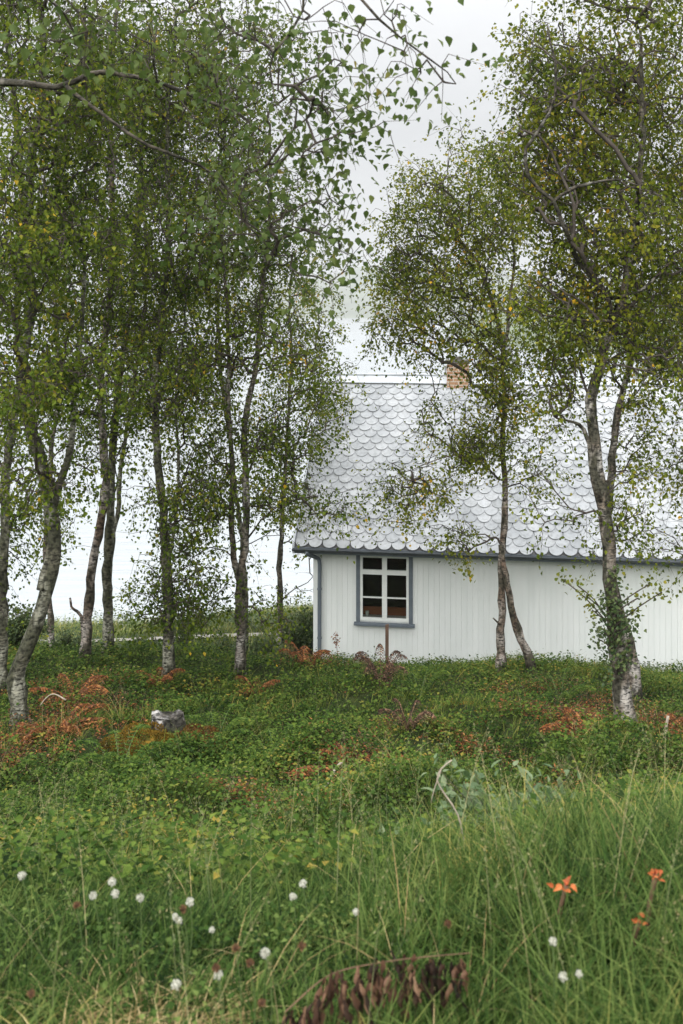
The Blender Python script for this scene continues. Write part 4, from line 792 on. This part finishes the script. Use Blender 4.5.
shrub('bush', 'leafy bush at the foot of the red barked birch', 68, 19, 36, 34, 24, M['bush'], .05, 60)
def seedling(px, Y, hpx, lab, mat=M['bush']): return shrub('seedling', lab, px, Y, hpx * .6, hpx, 3, mat, .05, 9, True, .6, 'young leafy plants below the cottage wall', 'plant', 1, .004)
seedling(333, 18.5, 22, 'young leafy plant left of the wooden stake'); seedling(408, 18.5, 22, 'young leafy plant right of the wooden stake'); seedling(442, 19.3, 12, 'short leafy plant against the wall mid way to the two stemmed birch')
seedling(567, 19, 20, 'young plant with spread leaves between the two right hand birches'); seedling(372, 17.8, 26, 'bushy young plant just left of the stake foot'); seedling(655, 18.6, 14, 'short leafy plant against the wall near the right edge')
# stalk with a withered orange head near the corner
for (px, py, Y, lb) in ((336, 640, 17.6, 'stalk with withered pinkish head before the cottage corner'), (389, 668, 15.2, 'stalk with withered pinkish head right of the pinkish fern')):
    b = G(px, Y); root = empty('withered_flower', b); tag(root, lb, 'flower'); e_ = W(px, py, Y); q = MB(); q.tube(smoothline([b, (b + e_) / 2 + (.02, 0, 0), e_]), .005, 5); q.build('stem', M['brownstem'], root, False, b)
    n_ = 60; P_ = e_ + rng.normal(0, .03, (n_, 3)) * (1, 1, 2); ls = rng.uniform(.02, .05, n_); V_, F_ = leaf_arrays(P_, rng.normal(size=(n_, 3)), rng.normal(size=(n_, 3)), ls, ls * .6); meshnp('head', V_, [F_], M['rust'], root, False, b)
# broad leaved willow plant in the foreground right
wl = shrub('willow_shrub', 'pale grey green willow plant with broad leaves in the foreground', 500, 4.3, 150, 112, 34, M['willow'], .05, 24, True, .42, upright=.8, stemr=.003)
shrub('willow_shrub', 'small pale leafed willow shoot left of the larger willow plant', 398, 4.8, 50, 62, 7, M['willow'], .06, 9, True, .42, upright=.8, stemr=.003)

# ------------------------------------------------------------------ clover and other flowers
M['petal'] = leafmat('white clover florets', [(0, (.40, .40, .33)), (1, (.68, .68, .60))], .3, .6, .2)
M['deadhead'] = leafmat('brown flower heads', [(0, (.07, .04, .025)), (1, (.22, .12, .06))], .1, .8, .1)
def flowerhead(r, n_, mat_name):
    u_ = unit(rng.normal(size=(n_, 3))); P_ = u_ * r * .45; ls = np.full(n_, r * .75) * rng.uniform(.8, 1.15, n_)
    V_, F_ = leaf_arrays(P_, u_ + np.array((0, 0, .45)), rng.normal(size=(n_, 3)), ls, ls * .45)
    q = MB(); a_ = np.linspace(0, 2 * np.pi, 10, endpoint=False)
    q.tube([(0, 0, z_ * r * .6) for z_ in (-.95, -.6, 0, .6, .95)], [r * .6 * math.sqrt(1 - z_ * z_) for z_ in (-.95, -.6, 0, .6, .95)], 10)
    Vb = np.concatenate(q.v); Fq = q.f[4][0]
    me = meshnp('flower_head', np.concatenate([V_, Vb]), [F_, Fq + len(V_)], M[mat_name]); d = me.data; bpy.data.objects.remove(me); return d
heads = [flowerhead(.0115, 90, 'petal') for _ in range(3)]; dheads = [flowerhead(.009, 70, 'deadhead') for _ in range(2)]
clv = [(22, 876, 'leftmost white clover head near the left edge'), (93, 896, 'biggest white clover head left of the stacked pair'), (112, 882, 'upper white clover head of the stacked pair'), (115, 894, 'lower white clover head of the stacked pair'), (140, 898, 'small white clover head right of the stacked pair'), (190, 902, 'white clover head standing alone left of centre'),
       (175, 917, 'half hidden white clover head of the low close pair, left one'), (179, 921, 'white clover head of the low close pair, right one'), (212, 930, 'white clover head with a browned skirt'), (293, 897, 'white clover head just left of the taller centre one'), (303, 884, 'faded white clover head highest among the centre ones'), (356, 912, 'lone white clover head right of centre'),
       (218, 975, 'white clover head low in the straw patch'), (176, 985, 'faded white clover head at the left of the straw patch'), (563, 977, 'rounded white clover head of the lower right pair, left one'), (579, 974, 'rounded white clover head of the lower right pair, right one'), (553, 942, 'narrow white clover head above the lower right pair'), (265, 953, 'pinkish white clover head among brown ones')]
for i_, (px, py, lb) in enumerate(clv):
    Y = 2.75 if py < 935 else 2.35
    if px > 500: Y = 2.2
    e_ = W(px, py, Y); b = np.array((e_[0] + random.uniform(-.02, .02), Y + .02, float(zf(e_[0], Y)))); 
    if e_[2] < b[2] + .05: e_[2] = b[2] + .06
    root = empty('clover_flower', b); tag(root, lb, 'clover flower', 'white clover flowers in the foreground')
    q = MB(); q.tube(smoothline([b, (b + e_) / 2 + (.01, 0, .01), e_], .02), .0011, 5); q.build('stem', M['stem'], root, False, b)
    h_ = bpy.data.objects.new('flower_head', heads[i_ % 3]); C.objects.link(h_); h_.parent = root; h_.location = Vector(e_ - b); s_ = random.uniform(.6, .9); h_.scale = (s_,) * 3; h_.rotation_euler = (random.uniform(-.4, .4), random.uniform(-.4, .4), random.uniform(0, 6))
dcl = [(77, 905, 'brown clover head below the biggest white one'), (183, 909, 'small brown clover head beside the low close pair'), (236, 948, 'brown clover head right of the one with a browned skirt'), (250, 963, 'reddish brown clover head low left of centre'), (262, 1003, 'russet clover head near the bottom edge'), (448, 924, 'dark red clover head right of the centre grass'), (216, 968, 'brown clover head at the top of the straw patch'), (302, 946, 'brown clover head below the centre white ones'), (31, 994, 'brown clover head near the bottom left corner')]
for i_, (px, py, lb) in enumerate(dcl):
    Y = 2.6 if py < 935 else 2.3; e_ = W(px, py, Y); b = np.array((e_[0], Y + .02, float(zf(e_[0], Y))))
    if e_[2] < b[2] + .04: e_[2] = b[2] + .05
    root = empty('clover_flower', b); tag(root, lb, 'clover flower', 'brown withered clover heads')
    q = MB(); q.tube(smoothline([b, (b + e_) / 2 + (.01, 0, .01), e_], .02), .001, 5); q.build('stem', M['stem'], root, False, b)
    h_ = bpy.data.objects.new('flower_head', dheads[i_ % 2]); C.objects.link(h_); h_.parent = root; h_.location = Vector(e_ - b); h_.rotation_euler = (random.uniform(-.4, .4), 0, random.uniform(0, 6))
# orange withered blossoms / buds at right
M['orange'] = leafmat('orange withered petals', [(0, (.22, .045, .015)), (.6, (.48, .12, .03)), (1, (.60, .26, .09))], .15, .6, .3)
def orange(lb, px, py, Y, kind):
    e_ = W(px, py, Y); b = np.array((e_[0] - .01, Y + .03, float(zf(e_[0], Y)))); root = empty('withered_bloom', b); tag(root, lb, 'withered bloom', 'orange withered blooms in the foreground')
    q = MB(); P_ = smoothline([b, (b + e_) / 2 + (-.01, 0, 0), e_], .02); q.tube(P_, np.linspace(.004, .0065, len(P_)), 7, .15); q.build('stem', M['brownstem'], root, True, b)
    n_ = 11 if kind == 'star' else 26; sp_ = .011 if kind == 'star' else .006
    P_ = e_ + rng.normal(0, 1, (n_, 3)) * np.array((sp_, sp_, sp_ * (.5 if kind == 'star' else 1.1)))
    D_ = rng.normal(0, 1, (n_, 3)) * (1, 1, .5) + (0, 0, -.5 if kind == 'star' else .3); l_ = rng.uniform(.014, .030, n_) * (1 if kind == 'star' else .62)
    V_, F_ = leaf_arrays(P_, D_, rng.normal(0, .5, (n_, 3)) + (0, -.5, .8), l_, l_ * .5, True); meshnp('petals', V_, [F_], M['orange'], root, False, b)
orange('orange star shaped withered bloom right of centre in the foreground', 566, 886, 2.7, 'star')
orange('orange round bud on a thick stem near the right edge', 656, 874, 2.6, 'bud'); orange('small orange bud low left of the thick stemmed one', 639, 922, 2.5, 'bud')

# ------------------------------------------------------------------ haze
HAZE = 0.00045
if HAZE:
    q = MB(); q.box(-4900, 4900, -420, 8900, -22, 230); hz = None
    hm_ = bpy.data.materials.new('haze'); hm_.use_nodes = True; t = hm_.node_tree; t.nodes.clear(); o_ = t.nodes.new('ShaderNodeOutputMaterial'); pv = t.nodes.new('ShaderNodeVolumePrincipled')
    pv.inputs['Color'].default_value = (.96, .98, 1, 1); pv.inputs['Density'].default_value = HAZE; pv.inputs['Anisotropy'].default_value = .3; t.links.new(pv.outputs[0], o_.inputs['Volume'])
    hz = q.build('haze', hm_); tag(hz, 'pale mist hanging over the lake', 'haze', None, 'stuff')
